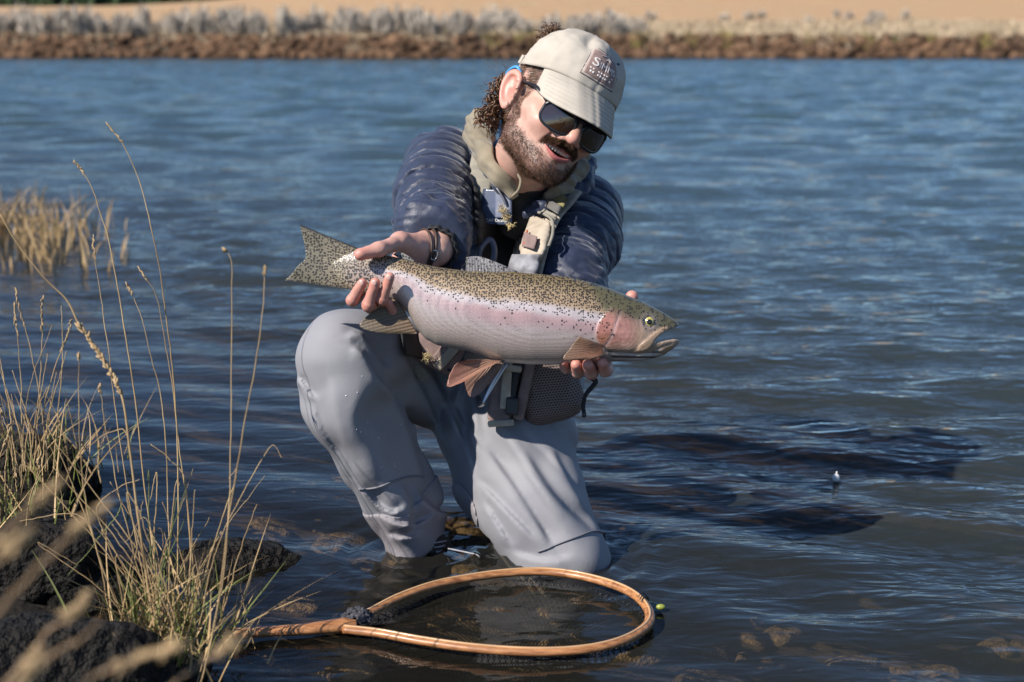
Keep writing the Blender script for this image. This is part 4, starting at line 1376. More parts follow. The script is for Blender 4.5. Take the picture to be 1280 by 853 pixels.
# neck zip edge of the hoodie
obj("piping", *tube(to_world(np.array([V(640, 246, 2.572), V(648, 238, 2.566), V(651, 226, 2.566), V(648, 218, 2.57), V(656, 216, 2.572), V(668, 224, 2.575)])), 0.0026, 6, seg=24), m_khaki, hood)
col_path = [V(590, 160, 2.79), V(600, 184, 2.70), V(613, 208, 2.645), V(626, 232, 2.62), V(634, 250, 2.62)]
col_path2 = [V(735, 205, 2.80), V(728, 232, 2.72), V(704, 254, 2.66), V(678, 262, 2.63), V(660, 268, 2.625)]
def collar_sdf(P):
    d, _ = chain(P, col_path, [0.018, 0.017, 0.014, 0.012, 0.010], 0.02)
    d2, _ = chain(P, col_path2, [0.018, 0.018, 0.015, 0.013, 0.011], 0.02)
    d = np.minimum(d, d2)
    wr_ = np.abs(fbm(P * np.array([34, 34, 34], np.float32), 2))
    d = d + 0.010 * (0.2 - wr_)
    n = capsule(P, h2c((0, -0.030, -0.045)), NECK_B, 0.062, 0.068)
    return smax(d, -n, 0.006)
kv, kq = mesh_sdf(collar_sdf, V(575, 275, 2.84) - 0.03, V(748, 150, 2.56) + 0.03, 0.0030, margin=0.02)
collar = obj("jacket_collar", to_world(relax(kv, kq, 1, 0.4)), kq, m_navy, jacket)
zp = resample([V(594, 192, 2.675), V(606, 212, 2.636), V(619, 232, 2.610), V(629, 248, 2.603), V(632, 256, 2.603)], 40)
obj("zipper", *tube(to_world(zp), np.where(np.arange(40) % 2, 0.0021, 0.0028), 6), mat("zip_teeth", (0.20, 0.20, 0.24), rough=0.35, var=0.2, metal=0.6), jacket)

# ---- straps and packs laid on the jacket
def strap(f, left, right, name, material, parent, off=0.004, thick=0.0035, nu=30, nv=9, d0=2.1, smooth_d=True, bulge=0.0):
    L, R_ = resample(left, nu), resample(right, nu)
    t = np.linspace(0, 1, nv)
    G = L[:, None] * (1 - t)[None, :, None] + R_[:, None] * t[None, :, None]
    C = march(f, G[..., 0], G[..., 1], d0=d0, off=off)
    if smooth_d:
        dd = -C[..., 2]
        for _ in range(14):
            e = np.pad(dd, 1, mode='edge')
            dd = np.minimum(dd, (e[:-2, 1:-1] + e[2:, 1:-1] + e[1:-1, :-2] + e[1:-1, 2:]) / 4)
        C = C * (dd / -C[..., 2])[..., None]
    if bulge:
        s = np.linspace(0, 1, nu)
        k = (np.sin(np.pi * np.clip(s, 0, 1)) ** 0.35)[:, None] * (np.sin(np.pi * t) ** 0.35)[None, :]
        C = C * (1 - bulge * k / -C[..., 2])[..., None]
    v, fc = sheet(C, np.array([0, 0, -thick]))
    return obj(name, to_world(v), fc, material, parent)
jf = jacket_sdf
def plate(left, right, dl, dr, name, material, parent, thick=0.004, nu=24, nv=8, bow=0.0):
    """stiff or hanging piece at its own distance; dl, dr: distances of its two edges"""
    L, R_ = resample(left, nu), resample(right, nu)
    a_ = np.interp(np.linspace(0, 1, nu), np.linspace(0, 1, len(dl)), dl); b2_ = np.interp(np.linspace(0, 1, nu), np.linspace(0, 1, len(dr)), dr)
    t = np.linspace(0, 1, nv)
    G = L[:, None] * (1 - t)[None, :, None] + R_[:, None] * t[None, :, None]
    D = a_[:, None] * (1 - t)[None, :] + b2_[:, None] * t[None, :] - bow * np.sin(np.pi * t)[None, :]
    C = np.stack([(G[..., 0] - 640) * D / FPX, (426.5 - G[..., 1]) * D / FPX, -D], -1)
    v, fc = sheet(C, np.array([0, 0, -thick]))
    return obj(name, to_world(v), fc, material, parent)
vest = strap(jf, [(592, 232), (594, 265), (596, 300), (596, 345)], [(668, 262), (662, 285), (655, 310), (648, 345)], "chest_pack", m_dark, person, off=0.006, thick=0.01, bulge=0.012)
plate([(590, 192), (587, 212), (589, 240), (600, 274)], [(620, 204), (616, 226), (610, 250), (606, 276)], [2.69, 2.66, 2.645, 2.635], [2.665, 2.640, 2.630, 2.63], "shoulder_strap", m_web, vest, bow=0.004)
# badge wallet with lettering
m_badge = mat("clear_wallet", (0.055, 0.075, 0.13), rough=0.25, var=0.35, vscale=25, coat=0.6)
m_badge2 = mat("slate_wallet", (0.13, 0.15, 0.22), rough=0.5, var=0.2, vscale=60)
plate([(604, 236), (600, 260), (594, 279)], [(640, 238), (640, 260), (640, 282)], [2.632, 2.63, 2.63], [2.612, 2.610, 2.610], "wallet", m_badge, vest)
plate([(619, 236), (619, 258), (619, 272)], [(639, 238), (639.5, 258), (640, 273)], [2.615, 2.614, 2.613], [2.606, 2.604, 2.604], "wallet_flap", m_badge2, vest, thick=0.002)
# rod-holder loop and lower hardware
obj("loop", *tube(to_world(np.array([V(598, 338, 2.60), V(600, 312, 2.605), V(612, 300, 2.61), V(618, 312, 2.61), V(616, 335, 2.605)])), 0.006, 8, seg=24), m_badge2, vest)
# right-hand harness: camouflage shoulder piece, buckle, tan pouch
har = strap(jf, [(690, 222), (678, 240), (666, 262), (655, 285), (645, 312), (640, 345)], [(728, 240), (716, 256), (702, 272), (692, 292), (684, 318), (676, 350)], "harness", m_tan, person, off=0.014, thick=0.010, bulge=0.006)
strap(jf, [(684, 232), (676, 246)], [(712, 248), (702, 262)], "camouflage_panel", m_olive, har, off=0.026, thick=0.003, nu=12)
strap(jf, [(672, 242), (668, 251)], [(703, 258), (698, 268)], "buckle", m_plastic, har, off=0.032, thick=0.006, nu=10, bulge=0.003)
strap(jf, [(667, 254), (665, 260)], [(697, 270), (694, 277)], "webbing", m_web, har, off=0.029, thick=0.005, nu=10)
pouch = strap(jf, [(664, 268), (658, 284), (652, 302), (650, 322)], [(688, 278), (688, 292), (684, 308), (676, 326)], "pouch", m_tan, har, off=0.030, thick=0.012, bulge=0.010)
seam(lambda P: jf(P) - 0.024, [(690, 224), (678, 242), (665, 262), (655, 284), (644, 312), (640, 340)], 0.0034, "binding", m_web, har)
seam(lambda P: jf(P) - 0.030, [(662, 274), (668, 266), (680, 268), (690, 276), (691, 292), (686, 308)], 0.0030, "binding", m_web, har)
seam(lambda P: jf(P) - 0.044, [(659, 288), (657, 297), (655, 306)], 0.0020, "zip_pull", mat("orange_cord", (0.42, 0.10, 0.04), rough=0.6, var=0.1), har)
strap(jf, [(655, 290), (652, 308)], [(672, 296), (668, 312)], "mesh_panel", m_mauve, har, off=0.043, thick=0.002, nu=10)
strap(jf, [(640, 318), (636, 330), (634, 345)], [(676, 318), (674, 330), (670, 348)], "film_pouch", mat("clear_film", (0.20, 0.20, 0.22), rough=0.7, var=0.5, vscale=40), har, off=0.040, thick=0.003, nu=16)
# tuft of a fly
def tuft(c, n, L, r, name, material, parent, dirs=None, spread=1.0):
    ps = []
    for k in range(n):
        a = rng.normal(size=3); a /= np.linalg.norm(a)
        if dirs is not None: a = unit(np.asarray(dirs) + a * spread)
        p0 = c + rng.normal(size=3) * r
        p1 = p0 + a * L * rng.uniform(0.5, 1)
        ps.append(tube(np.array([p0, (p0 + p1) / 2 + rng.normal(size=3) * L * 0.08, p1]), [0.0006, 0.0005, 0.0002], 4, seg=4))
    v_, f_ = join(*ps)
    return obj(name, v_, f_, material, parent)
fl = W(633, 270, 2.600)
tuft(fl, 60, 0.011, 0.003, "fly_patch", m_yellow, vest, dirs=(0.2, 0, -0.6), spread=0.9)
tuft(fl + np.array([-0.006, -0.003, 0.010]), 50, 0.010, 0.003, "fly_patch", m_yellow, vest, dirs=(-0.3, 0, 0.4), spread=0.9)
tuft(fl + np.array([0.006, -0.002, -0.016]), 50, 0.009, 0.003, "fly_patch", m_yellow, vest, dirs=(0.1, 0, -0.4), spread=1.0)

def lettering(txt, centre, right, up, size, material, parent, name="lettering", extr=0.0003, bold=0.0):
    cu = bpy.data.curves.new("text", 'FONT')
    cu.body = txt; cu.size = 1.0; cu.align_x = 'CENTER'; cu.align_y = 'CENTER'; cu.extrude = 0.0; cu.offset = bold; cu.resolution_u = 3
    t = bpy.data.objects.new("text", cu); COL.objects.link(t)
    dg = bpy.context.evaluated_depsgraph_get(); dg.update()
    me = bpy.data.meshes.new_from_object(t.evaluated_get(dg))
    bpy.data.objects.remove(t); 
    vs = np.array([v.co[:] for v in me.vertices]); 
    me.calc_loop_triangles()
    fs = np.array([tr.vertices[:] for tr in me.loop_triangles])
    bpy.data.meshes.remove(me)
    return vs * size, fs
m_white = mat("white_print", (0.75, 0.74, 0.72), rough=0.6, var=0.05)
tv, tf = lettering("CAP DESIGN", None, None, None, 1.0, None, None)
wd = np.ptp(tv[:, 0])
gx = 607 + (tv[:, 0] - tv[:, 0].min()) / wd * 30; gy = 275.5 - tv[:, 1] * 30 / wd + (gx - 607) * 0.03
cw = np.array([V(a_, b2_, 2.6265 - (a_ - 604) / 36 * 0.020) for a_, b2_ in zip(gx, gy)])
obj("lettering", to_world(cw), tf, m_white, vest)["kind"] = "stuff"

# ---- belt, hip packs below the fish
wf = lambda P: np.minimum(wader_sdf(P, False), jacket_sdf(P, False))
belt = strap(wf, [(498, 404), (530, 418), (580, 432), (640, 440), (700, 440)], [(506, 444), (535, 452), (580, 466), (640, 478), (712, 476)], "wading_belt", m_dark, person, off=0.006, thick=0.012)
def rbox(P, c, half, R, r):
    q = np.abs((P - c.astype(np.float32)) @ R.astype(np.float32)) - (np.asarray(half, np.float32) - r)
    return np.sqrt((np.maximum(q, 0) ** 2).sum(1)) + np.minimum(q.max(1), 0) - r
def rot_z(a): return np.array([[math.cos(a), -math.sin(a), 0], [math.sin(a), math.cos(a), 0], [0, 0, 1.0]])
def pack(name, c, half, ang, r, material, parent, h=0.003, bump=0.0):
    R = rot_z(ang)
    ext = float(np.linalg.norm(half)) + 0.01
    f = lambda P: rbox(P, c, half, R, r) + bump * fbm(P * 30, 2)
    v, q = mesh_sdf(f, c - ext, c + ext, h)
    return obj(name, to_world(v), q, material, parent)
# woven mesh cloth
m_mesh, nt, b = new_mat("mesh_cloth")
co = _coord(nt)
w1 = nt.nodes.new("ShaderNodeTexBrick"); w1.offset = 0.5
w1.inputs["Scale"].default_value = 1.0; w1.inputs["Brick Width"].default_value = 0.0055; w1.inputs["Row Height"].default_value = 0.0045; w1.inputs["Mortar Size"].default_value = 0.0011
w1.inputs["Color1"].default_value = (0.012, 0.010, 0.011, 1); w1.inputs["Color2"].default_value = (0.02, 0.016, 0.016, 1); w1.inputs["Mortar"].default_value = (0.19, 0.14, 0.125, 1)
mp = nt.nodes.new("ShaderNodeMapping"); mp.inputs["Rotation"].default_value = (math.radians(90), 0, math.radians(6))
nt.links.new(co, mp.inputs[0]); nt.links.new(mp.outputs[0], w1.inputs["Vector"])
nt.links.new(w1.outputs["Color"], b.inputs["Base Color"]); b.inputs["Roughness"].default_value = 0.8
bp = nt.nodes.new("ShaderNodeBump"); bp.inputs["Strength"].default_value = 0.6; bp.inputs["Distance"].default_value = 0.001
nt.links.new(w1.outputs["Fac"], bp.inputs["Height"]); nt.links.new(bp.outputs[0], b.inputs["Normal"])
hip = pack("hip_pack", V(683, 482, 2.60), (0.060, 0.068, 0.045), 0.28, 0.035, m_mesh, person, bump=0.006)
pack("pack_panel", V(626, 487, 2.565), (0.021, 0.060, 0.020), -0.05, 0.010, m_mauve, hip, bump=0.002)
pack("pack_panel", V(657, 480, 2.560), (0.010, 0.066, 0.018), -0.22, 0.007, m_mauve, hip, bump=0.002)
pack("webbing", V(633, 478, 2.540), (0.009, 0.048, 0.006), -0.06, 0.002, m_tan, hip, h=0.002)
pack("webbing", V(643, 480, 2.542), (0.006, 0.050, 0.006), -0.16, 0.002, m_dark, hip, h=0.002)
pack("buckle", V(640, 508, 2.535), (0.011, 0.016, 0.008), -0.05, 0.003, m_rubber, hip, h=0.002)
pack("webbing", V(626, 529, 2.550), (0.024, 0.006, 0.010), 0.06, 0.003, m_tan, hip, h=0.002)
pack("webbing", V(634, 460, 2.537), (0.026, 0.006, 0.008), -0.12, 0.003, m_tan, hip, h=0.002)
side = pack("side_pocket", V(548, 438, 2.585), (0.044, 0.034, 0.022), -0.45, 0.014, m_mauve, person, bump=0.003)
pack("zip_flap", V(558, 447, 2.560), (0.026, 0.009, 0.006), 0.85, 0.003, m_tan, side, h=0.002)
pack("zip_flap", V(552, 443, 2.562), (0.026, 0.010, 0.006), 0.85, 0.003, m_mauve, side, h=0.002)
pack("woven_strap", V(516, 428, 2.585), (0.012, 0.030, 0.008), 0.45, 0.003, m_mesh, side, h=0.002)
pack("grey_strap", V(512, 446, 2.60), (0.010, 0.050, 0.004), 0.62, 0.002, m_web, side, h=0.002)
c0 = to_world(V(534, 446, 2.545))
tuft(c0, 60, 0.013, 0.003, "fly", m_yellow, side, dirs=(0.1, -0.3, -0.3), spread=0.9)
# drawcords and steel clamp
obj("drawcord", *tube(to_world(np.array([V(560, 462, 2.55), V(572, 468, 2.54), V(585, 480, 2.54), V(600, 500, 2.53)])), 0.003, 6, seg=20), m_dark, side)
clamp = obj("forceps", *join(tube(to_world(np.array([V(634, 455, 2.53), V(618, 480, 2.525), V(603, 506, 2.52)])), [0.0022, 0.003, 0.0018], 8, seg=12),
                             tube(to_world(np.array([V(630, 455, 2.532), V(614, 482, 2.524), V(602, 507, 2.521)])), [0.0022, 0.0026, 0.0016], 8, seg=12)), m_steel, hip)
# dangling strap
dp = resample([V(716, 462, 2.54), V(728, 466, 2.53), V(744, 476, 2.525), V(740, 484, 2.525), V(732, 494, 2.53), V(729, 508, 2.53), V(730, 516, 2.53)], 40)
obj("loose_strap", *tube(to_world(dp), 0.0055, 8, flat=0.25, up=(0, 1, 0.1)), m_dark, hip)
pack("strap_end", V(730, 518, 2.53), (0.004, 0.006, 0.004), 0, 0.002, m_rubber, hip, h=0.0015)
m_skirt = m_navy
print("packs done")

# dark shirt showing at the throat
def shirt_sdf(P):
    d = ell(P, V(655, 266, 2.70), (0.062, 0.055, 0.060))
    n = capsule(P, h2c((0, -0.030, -0.045)), NECK_B, 0.0585, 0.064)
    return smin(d, smax(n, (P @ UPC.astype(np.float32)) - float(V(655, 238, 2.62) @ UPC), 0.01), 0.02) + 0.004 * fbm(P * 25, 2)
kv, kq = mesh_sdf(shirt_sdf, V(655, 260, 2.72) - 0.13, V(655, 260, 2.72) + 0.13, 0.0045)
obj("shirt", to_world(kv), kq, m_dark, person)
# ---- cap
NU, NV = 144, 44
u = np.linspace(0, 2 * np.pi, NU, endpoint=False)       # angle from his left towards the front
vv_ = np.linspace(0, 1, NV)
UU, VV = np.meshgrid(u, vv_, indexing='ij')
def cap_pt(U_, V_, off=0.0):
    """V 0 at the button, 1 at the lower edge"""
    zt = 0.142
    front = np.sin(U_)
    zb = 0.040 + 0.012 * smooth(front, -0.2, 1.0)
    s = np.clip(V_, 0, 1)
    ph = s * np.pi / 2
    rad = np.sin(ph) ** 0.82
    zz = zb + (zt - zb) * np.cos(ph) ** 0.92
    fx_, fy = 0.0875, np.where(front > 0, 0.104, 0.108)
    rr = rad * (1 + 0.02 * np.sin(ph * 2) * (front > 0))
    seam_ = np.exp(-(np.abs(((U_ - math.pi / 2) / (math.pi / 3) + 0.5) % 1.0 - 0.5) / 0.022) ** 2) * s
    X_ = np.cos(U_) * fx_ * rr; Y_ = np.sin(U_) * fy * rr - 0.006
    p = np.stack([X_, Y_, zz], -1)
    n_ = p - np.array([0, -0.006, 0.05]); n_ /= np.linalg.norm(n_, axis=-1, keepdims=True)
    wr_ = fbm((p.reshape(-1, 3)) * np.array([26, 26, 40]), 3).reshape(U_.shape)
    dent = -0.010 * np.exp(-((U_ - 2.15) / 0.20) ** 2) * np.exp(-((s - 0.42) / 0.16) ** 2) - 0.008 * np.exp(-((U_ - 1.15) / 0.22) ** 2) * np.exp(-((s - 0.40) / 0.15) ** 2)
    return p + n_ * (off + 0.0048 * wr_ * smooth(s, 0, .2) - 0.0009 * seam_ + dent)[..., None]
CP = cap_pt(UU, VV)
idx = np.arange(NU * NV).reshape(NU, NV)
nx = np.roll(idx, -1, 0)
quads = np.stack([idx[:, :-1], idx[:, 1:], nx[:, 1:], nx[:, :-1]], -1).reshape(-1, 4)
mid = (CP + np.roll(CP, -1, 0))[:, :-1].reshape(-1, 3) / 2
hole = (mid[:, 1] < 0) & ((mid[:, 0] / 0.040) ** 2 + ((mid[:, 2] - 0.045) / 0.050) ** 2 < 1) & (mid[:, 2] > 0.052)
capo = obj("cap", h2w(CP.reshape(-1, 3)), quads[~hole], m_cap, person)
sm_ = capo.modifiers.new("cloth", 'SOLIDIFY'); sm_.thickness = 0.0022; sm_.offset = -1
# stitched rim band
rim = cap_pt(u, np.full(NU, 0.985), 0.0008)
obj("rim_stitch", *tube(h2w(rim), 0.0010, 5, closed=True), m_cap, capo)
for k in range(6):
    uk = math.pi / 2 + k * math.pi / 3
    if k == 3: continue
    sl = cap_pt(np.full(40, uk), np.linspace(0.03, 0.98, 40), 0.0004)
    for sg in (-1, 1):
        sl2 = cap_pt(np.full(40, uk + sg * 0.018), np.linspace(0.10, 0.98, 40), 0.0002)
        obj("stitching", *tube(h2w(sl2), 0.0005, 4), m_cap, capo)
    if k != 0:
        e_ = cap_pt(np.array([uk + math.pi / 6]), np.array([0.48]), 0.0006)[0]
        ring = []
        obj("eyelet", h2w(ico(2)[0] * 0.0021 * np.array([1, 1, 1]) + e_ - 0.0012 * unit(e_)), ico(2)[1], m_capdark, capo)
bt = ico(3)
obj("button", h2w(bt[0] * np.array([0.0075, 0.0075, 0.0045]) + np.array([0, -0.006, 0.1425])), bt[1], m_cap, capo)
# visor
ns, nt2 = 61, 24
s = np.linspace(-1, 1, ns)[:, None]; t = np.linspace(0, 1, nt2)[None, :]
al = s * math.radians(63)
root = cap_pt(math.pi / 2 - al[:, 0], np.full(ns, 0.985), -0.0015)
Lv = 0.088 * np.cos(s * math.pi / 2 * 0.985) ** 0.55
tilt = math.radians(33)
VX = root[:, None, 0] * (1 + 0.02 * t) 
VY = root[:, None, 1] + Lv * t * math.cos(tilt)
arch = 0.030 * (root[:, None, 0] / 0.083) ** 2
VZ = root[:, None, 2] - Lv * t * math.sin(tilt) - arch * t - 0.005 * t * t
VT = np.stack([VX * np.ones_like(t), VY, VZ], -1)
vvv, vf = sheet(VT, np.array([0, 0, -0.0035]))
visor = obj("visor", h2w(vvv), vf, m_cap, capo)
VB = VT[2:-2, 1:-1] + np.array([0, -0.0005, -0.0042])
obj("visor_underside", h2w(sheet(VB, np.array([0, 0, -0.0008]))[0]), sheet(VB, np.array([0, 0, -0.0008]))[1], m_capdark, capo)
for k in range(6):
    tk = 0.30 + 0.125 * k
    i = min(int(tk * (nt2 - 1)), nt2 - 1)
    ln = VT[3:-3, i] + np.array([0, 0, 0.0002])
    obj("stitching", *tube(h2w(ln), 0.0006, 4), m_cap, capo)
# strap with buckle at the back
su = np.linspace(math.radians(180 + 58), math.radians(360 - 58), 30)
s0 = cap_pt(su, np.full(30, 0.93), 0.001); s1 = cap_pt(su, np.full(30, 1.0), 0.001)
obj("back_strap", h2w(sheet(np.stack([s0, s1], 1), np.array([0, 0.002, 0]))[0]), sheet(np.stack([s0, s1], 1), np.array([0, 0.002, 0]))[1], m_cap, capo)
bc = cap_pt(np.array([math.radians(180 + 52)]), np.array([0.955]), 0.003)[0]
bR = np.array([unit(np.array([0.8, -0.6, 0])), unit(np.array([-0.6, -0.8, 0.0])), [0, 0, 1]])
bb_, bf_ = box((-0.011, -0.002, -0.012), (0.011, 0.003, 0.012))
obj("strap_buckle", h2w(bb_ @ bR + bc), bf_, m_plastic, capo, smooth_shade=False)
obj("strap_tab", h2w(box((-0.020, -0.001, -0.008), (-0.010, 0.004, 0.008))[0] @ bR + bc + np.array([0.002, -0.003, 0.002])), bf_, m_cap, capo, smooth_shade=False)
# sewn patch with lettering on the crown front
m_patch = mat("brown_patch", (0.27, 0.185, 0.165), rough=0.9, var=0.12, vscale=200, bump=0.4, bscale=900, bdist=0.0006)
m_edge = mat("patch_thread", (0.44, 0.37, 0.33), rough=0.9, var=0.1, vscale=300)
m_line = mat("dark_thread", (0.07, 0.055, 0.06), rough=0.9, var=0.1)
PU, PV0, PV1 = 0.43, 0.47, 0.93     # half angle and height span on the crown
def patch_pt(a, b, off):               # a -1..1 across (his left positive), b 0..1 from the bottom
    return cap_pt(math.pi / 2 + 0.03 - a * PU, PV1 - b * (PV1 - PV0), off)
def patch_sheet(a0, a1, b0, b1, off, n=44):
    A_, B_ = np.meshgrid(np.linspace(a0, a1, n), np.linspace(b0, b1, n), indexing='ij')
    g = patch_pt(A_, B_, off)
    nrm = g - np.array([0, -0.006, 0.05]); nrm /= np.linalg.norm(nrm, axis=-1, keepdims=True)
    return sheet(g, -nrm * 0.0012)
obj("patch", *(lambda r: (h2w(r[0]), r[1]))(patch_sheet(-1, 1, 0, 1, 0.0018)), m_edge, capo)
obj("patch", *(lambda r: (h2w(r[0]), r[1]))(patch_sheet(-0.93, 0.93, 0.04, 0.96, 0.0023)), m_line, capo)
obj("patch", *(lambda r: (h2w(r[0]), r[1]))(patch_sheet(-0.89, 0.89, 0.065, 0.935, 0.0027)), m_edge, capo)
obj("patch", *(lambda r: (h2w(r[0]), r[1]))(patch_sheet(-0.80, 0.80, 0.11, 0.89, 0.0031)), m_patch, capo)
m_print = mat("patch_print", (0.72, 0.68, 0.66), rough=0.8, var=0.05)
def patch_text(txt, b, hgt_, aw):
    tv, tf = lettering(txt, None, None, None, 1.0, None, None)
    w_ = np.ptp(tv[:, 0]); h_ = np.ptp(tv[:, 1])
    a_ = (tv[:, 0] - tv[:, 0].min()) / w_ * 2 * aw - aw
    b__ = b + (tv[:, 1] - (tv[:, 1].max() + tv[:, 1].min()) / 2) / h_ * hgt_
    obj("lettering", h2w(patch_pt(a_, b__, 0.0036)), tf, m_print, capo)
tv, tf = lettering("IMMS", None, None, None, 1.0, None, None)
def place_text(txt, a0, a1, b0, b1):
    tv, tf = lettering(txt, None, None, None, 1.0, None, None)
    a_ = a0 + (tv[:, 0] - tv[:, 0].min()) / np.ptp(tv[:, 0]) * (a1 - a0)
    b__ = b0 + (tv[:, 1] - tv[:, 1].min()) / np.ptp(tv[:, 1]) * (b1 - b0)
    obj("lettering", h2w(patch_pt(a_, b__, 0.0043)), tf, m_print, capo)["kind"] = "stuff"
place_text("S", -0.66, -0.34, 0.38, 0.62)
place_text("IMMS", -0.28, 0.68, 0.385, 0.57)
for b0_, b1_, a0_ in ((0.285, 0.315, 0.66), (0.19, 0.235, 0.6)):
    for k in range(9):
        if (k * 7) % 5 == 4: continue
        a_l = -a0_ + k * (2 * a0_ / 9)
        r_ = patch_sheet(a_l, a_l + 2 * a0_ / 9 * 0.72, b0_, b1_, 0.0034, n=4)
        obj("print_line", h2w(r_[0]), r_[1], m_print, capo)
# small leaping fish emblem above the name: two arcs
for pts in ([(-0.34, 0.76), (-0.08, 0.83), (0.20, 0.82), (0.40, 0.75)], [(-0.02, 0.70), (0.12, 0.78), (0.26, 0.70)]):
    pp = resample(pts, 24)
    obj("emblem", *tube(h2w(patch_pt(pp[:, 0], pp[:, 1], 0.0036)), [0.0003, 0.0007, 0.0007, 0.0003], 5), m_print, capo)

# ---- sunglasses
m_frame = mat("sunglass_frame", (0.012, 0.014, 0.018), rough=0.35, var=0.1)
glasses = obj("sunglasses", *join(*[tube(h2w(np.array(p)), r, 8, seg=20, flat=fl_) for p, r, fl_ in [
    ([(-0.060, 0.088, -0.002), (-0.074, 0.058, 0.012), (-0.0805, 0.02, 0.013), (-0.0815, -0.012, 0.012)], [0.0075, 0.0065, 0.005, 0.003], 0.45),
    ([(0.060, 0.088, -0.002), (0.074, 0.058, 0.012), (0.0805, 0.02, 0.013), (0.0815, -0.012, 0.012)], [0.0075, 0.0065, 0.005, 0.003], 0.45),
    ([(-0.012, 0.114, -0.006), (0, 0.118, -0.003), (0.012, 0.114, -0.006)], 0.0042, 0.8)]]), m_frame, person)
nt = m_lens
m_lens.use_nodes = True
lb = m_lens.node_tree.nodes["Principled BSDF"]
lb.inputs["Base Color"].default_value = (0.030, 0.013, 0.004, 1)
lb.inputs["Roughness"].default_value = 0.06
lb.inputs["Specular IOR Level"].default_value = 0.9
lb.inputs["Coat Weight"].default_value = 1.0
def tint_lens(name, c):
    m, n_, b_ = new_mat(name)
    b_.inputs["Base Color"].default_value = (*c, 1); b_.inputs["Metallic"].default_value = 0.55; b_.inputs["Roughness"].default_value = 0.12
    b_.inputs["Coat Weight"].default_value = 0.6
    return m
for sg in (-1, 1):
    th = np.linspace(0, 2 * np.pi, 72, endpoint=False)
    rr = np.linspace(0, 1, 12)
    ex = 2.7
    cx_ = np.sign(np.cos(th)) * np.abs(np.cos(th)) ** (2 / ex); cz_ = np.sign(np.sin(th)) * np.abs(np.sin(th)) ** (2 / ex)
    lx = sg * 0.0355 + 0.0285 * cx_; lz = -0.018 + 0.0205 * cz_ - 0.003 * sg * cx_ * (cz_ < 0) + 0.003 * sg * cx_
    def wrap(x_, z_): return 0.117 - 6.6 * x_ * x_ + 0.10 * (z_ + 0.018)
    G = []
    for r_ in rr:
        xx_ = sg * 0.0355 + (lx - sg * 0.0355) * r_; zz_ = -0.018 + (lz + 0.018) * r_
        G.append(np.stack([xx_, wrap(xx_, zz_) + 0.002 * (1 - r_ * r_), zz_], -1))
    G = np.array(G); n, m = G.shape[:2]
    I, J = np.meshgrid(np.arange(n - 1), np.arange(m), indexing='ij')
    q = np.stack([I * m + J, I * m + (J + 1) % m, (I + 1) * m + (J + 1) % m, (I + 1) * m + J], -1).reshape(-1, 4)
    lo_ = obj("lens", h2w(G.reshape(-1, 3)), q, m_lens, glasses)
    so = lo_.modifiers.new("glass", 'SOLIDIFY'); so.thickness = 0.002
    rimp = np.stack([lx, wrap(lx, lz), lz], -1)
    obj("rim", *tube(h2w(rimp), np.where(cz_ > 0.3, 0.0042, 0.0032), 8, closed=True, up=(0.3, -0.9, 0.2)), m_frame, glasses)

# retainer cord: from the temple round the ear and down the neck
cord = resample([V(652, 92, 2.50), V(646, 84, 2.505), V(636, 89, 2.53), V(629, 103, 2.555), V(626, 125, 2.575), V(625, 150, 2.58), V(626, 168, 2.585), V(628, 178, 2.59)], 60)
obj("retainer_cord", *tube(to_world(cord), 0.0030, 8), m_blue, glasses)
thin = resample([V(629, 176, 2.592), V(633, 178, 2.586), V(637, 170, 2.58), V(641, 155, 2.56), V(643, 138, 2.54)], 30)
obj("retainer_cord", *tube(to_world(thin), 0.0009, 6), m_leather, glasses)

# ---- beard: short hairs set on the jaw
nrm_acc = np.zeros_like(hv)
tri = hq
fn = np.cross(hv[tri[:, 2]] - hv[tri[:, 0]], hv[tri[:, 3]] - hv[tri[:, 1]])
for k in range(4): np.add.at(nrm_acc, tri[:, k], fn)
hn = nrm_acc / (np.linalg.norm(nrm_acc, axis=1, keepdims=True) + 1e-12)
HNL = hn @ HR
def strands(mask, n, lmin, lmax, lay, w, jit=0.35):
    p = mask / mask.sum()
    ii = rng.choice(len(p), n, p=p)
    base = HL[ii] + rng.normal(size=(n, 3)) * 0.0007
    nn = HNL[ii]
    lay_ = lay(HL[ii])
    d = nn * 0.55 + lay_ + rng.normal(size=(n, 3)) * jit
    d -= nn * np.minimum((d * nn).sum(1, keepdims=True) - 0.15, 0)
    d /= np.linalg.norm(d, axis=1, keepdims=True)
    L_ = rng.uniform(lmin, lmax, n)[:, None]
    sd = np.cross(d, nn + rng.normal(size=(n, 3)) * 0.4); sd /= np.linalg.norm(sd, axis=1, keepdims=True) + 1e-9
    mid_ = base + d * L_ * 0.55 + nn * L_ * 0.08
    tip_ = base + d * L_ - np.array([0, 0, 0.15]) * L_
    V6 = np.stack([base - sd * w, base + sd * w, mid_ + sd * w * 0.7, mid_ - sd * w * 0.7, tip_], 1)
    o5 = np.arange(n)[:, None] * 5
    return V6.reshape(-1, 3), [np.concatenate([o5 + np.array([0, 1, 2, 3])]), np.concatenate([o5 + np.array([3, 2, 4])])]
vis = (HL[:, 1] > -0.03)
dn = fbm(HL * 90, 2)
bmask = np.clip(bm_, 0, 1) ** 1.2 * vis * (0.7 + 0.6 * (dn + 0.3)).clip(0.05, 2)
sv, sf = strands(bmask, 11000, 0.004, 0.0085, lambda q: np.stack([q[:, 0] * 3, 0.35 + 0 * q[:, 0], -0.8 + 0 * q[:, 0]], -1), 0.00022)
obj("beard", h2w(sv), sf, m_beard, person)["kind"] = "stuff"
mm = beard_mask(x, y, z) * (z > -0.066) * (ax < 0.034) * (y > 0.075)
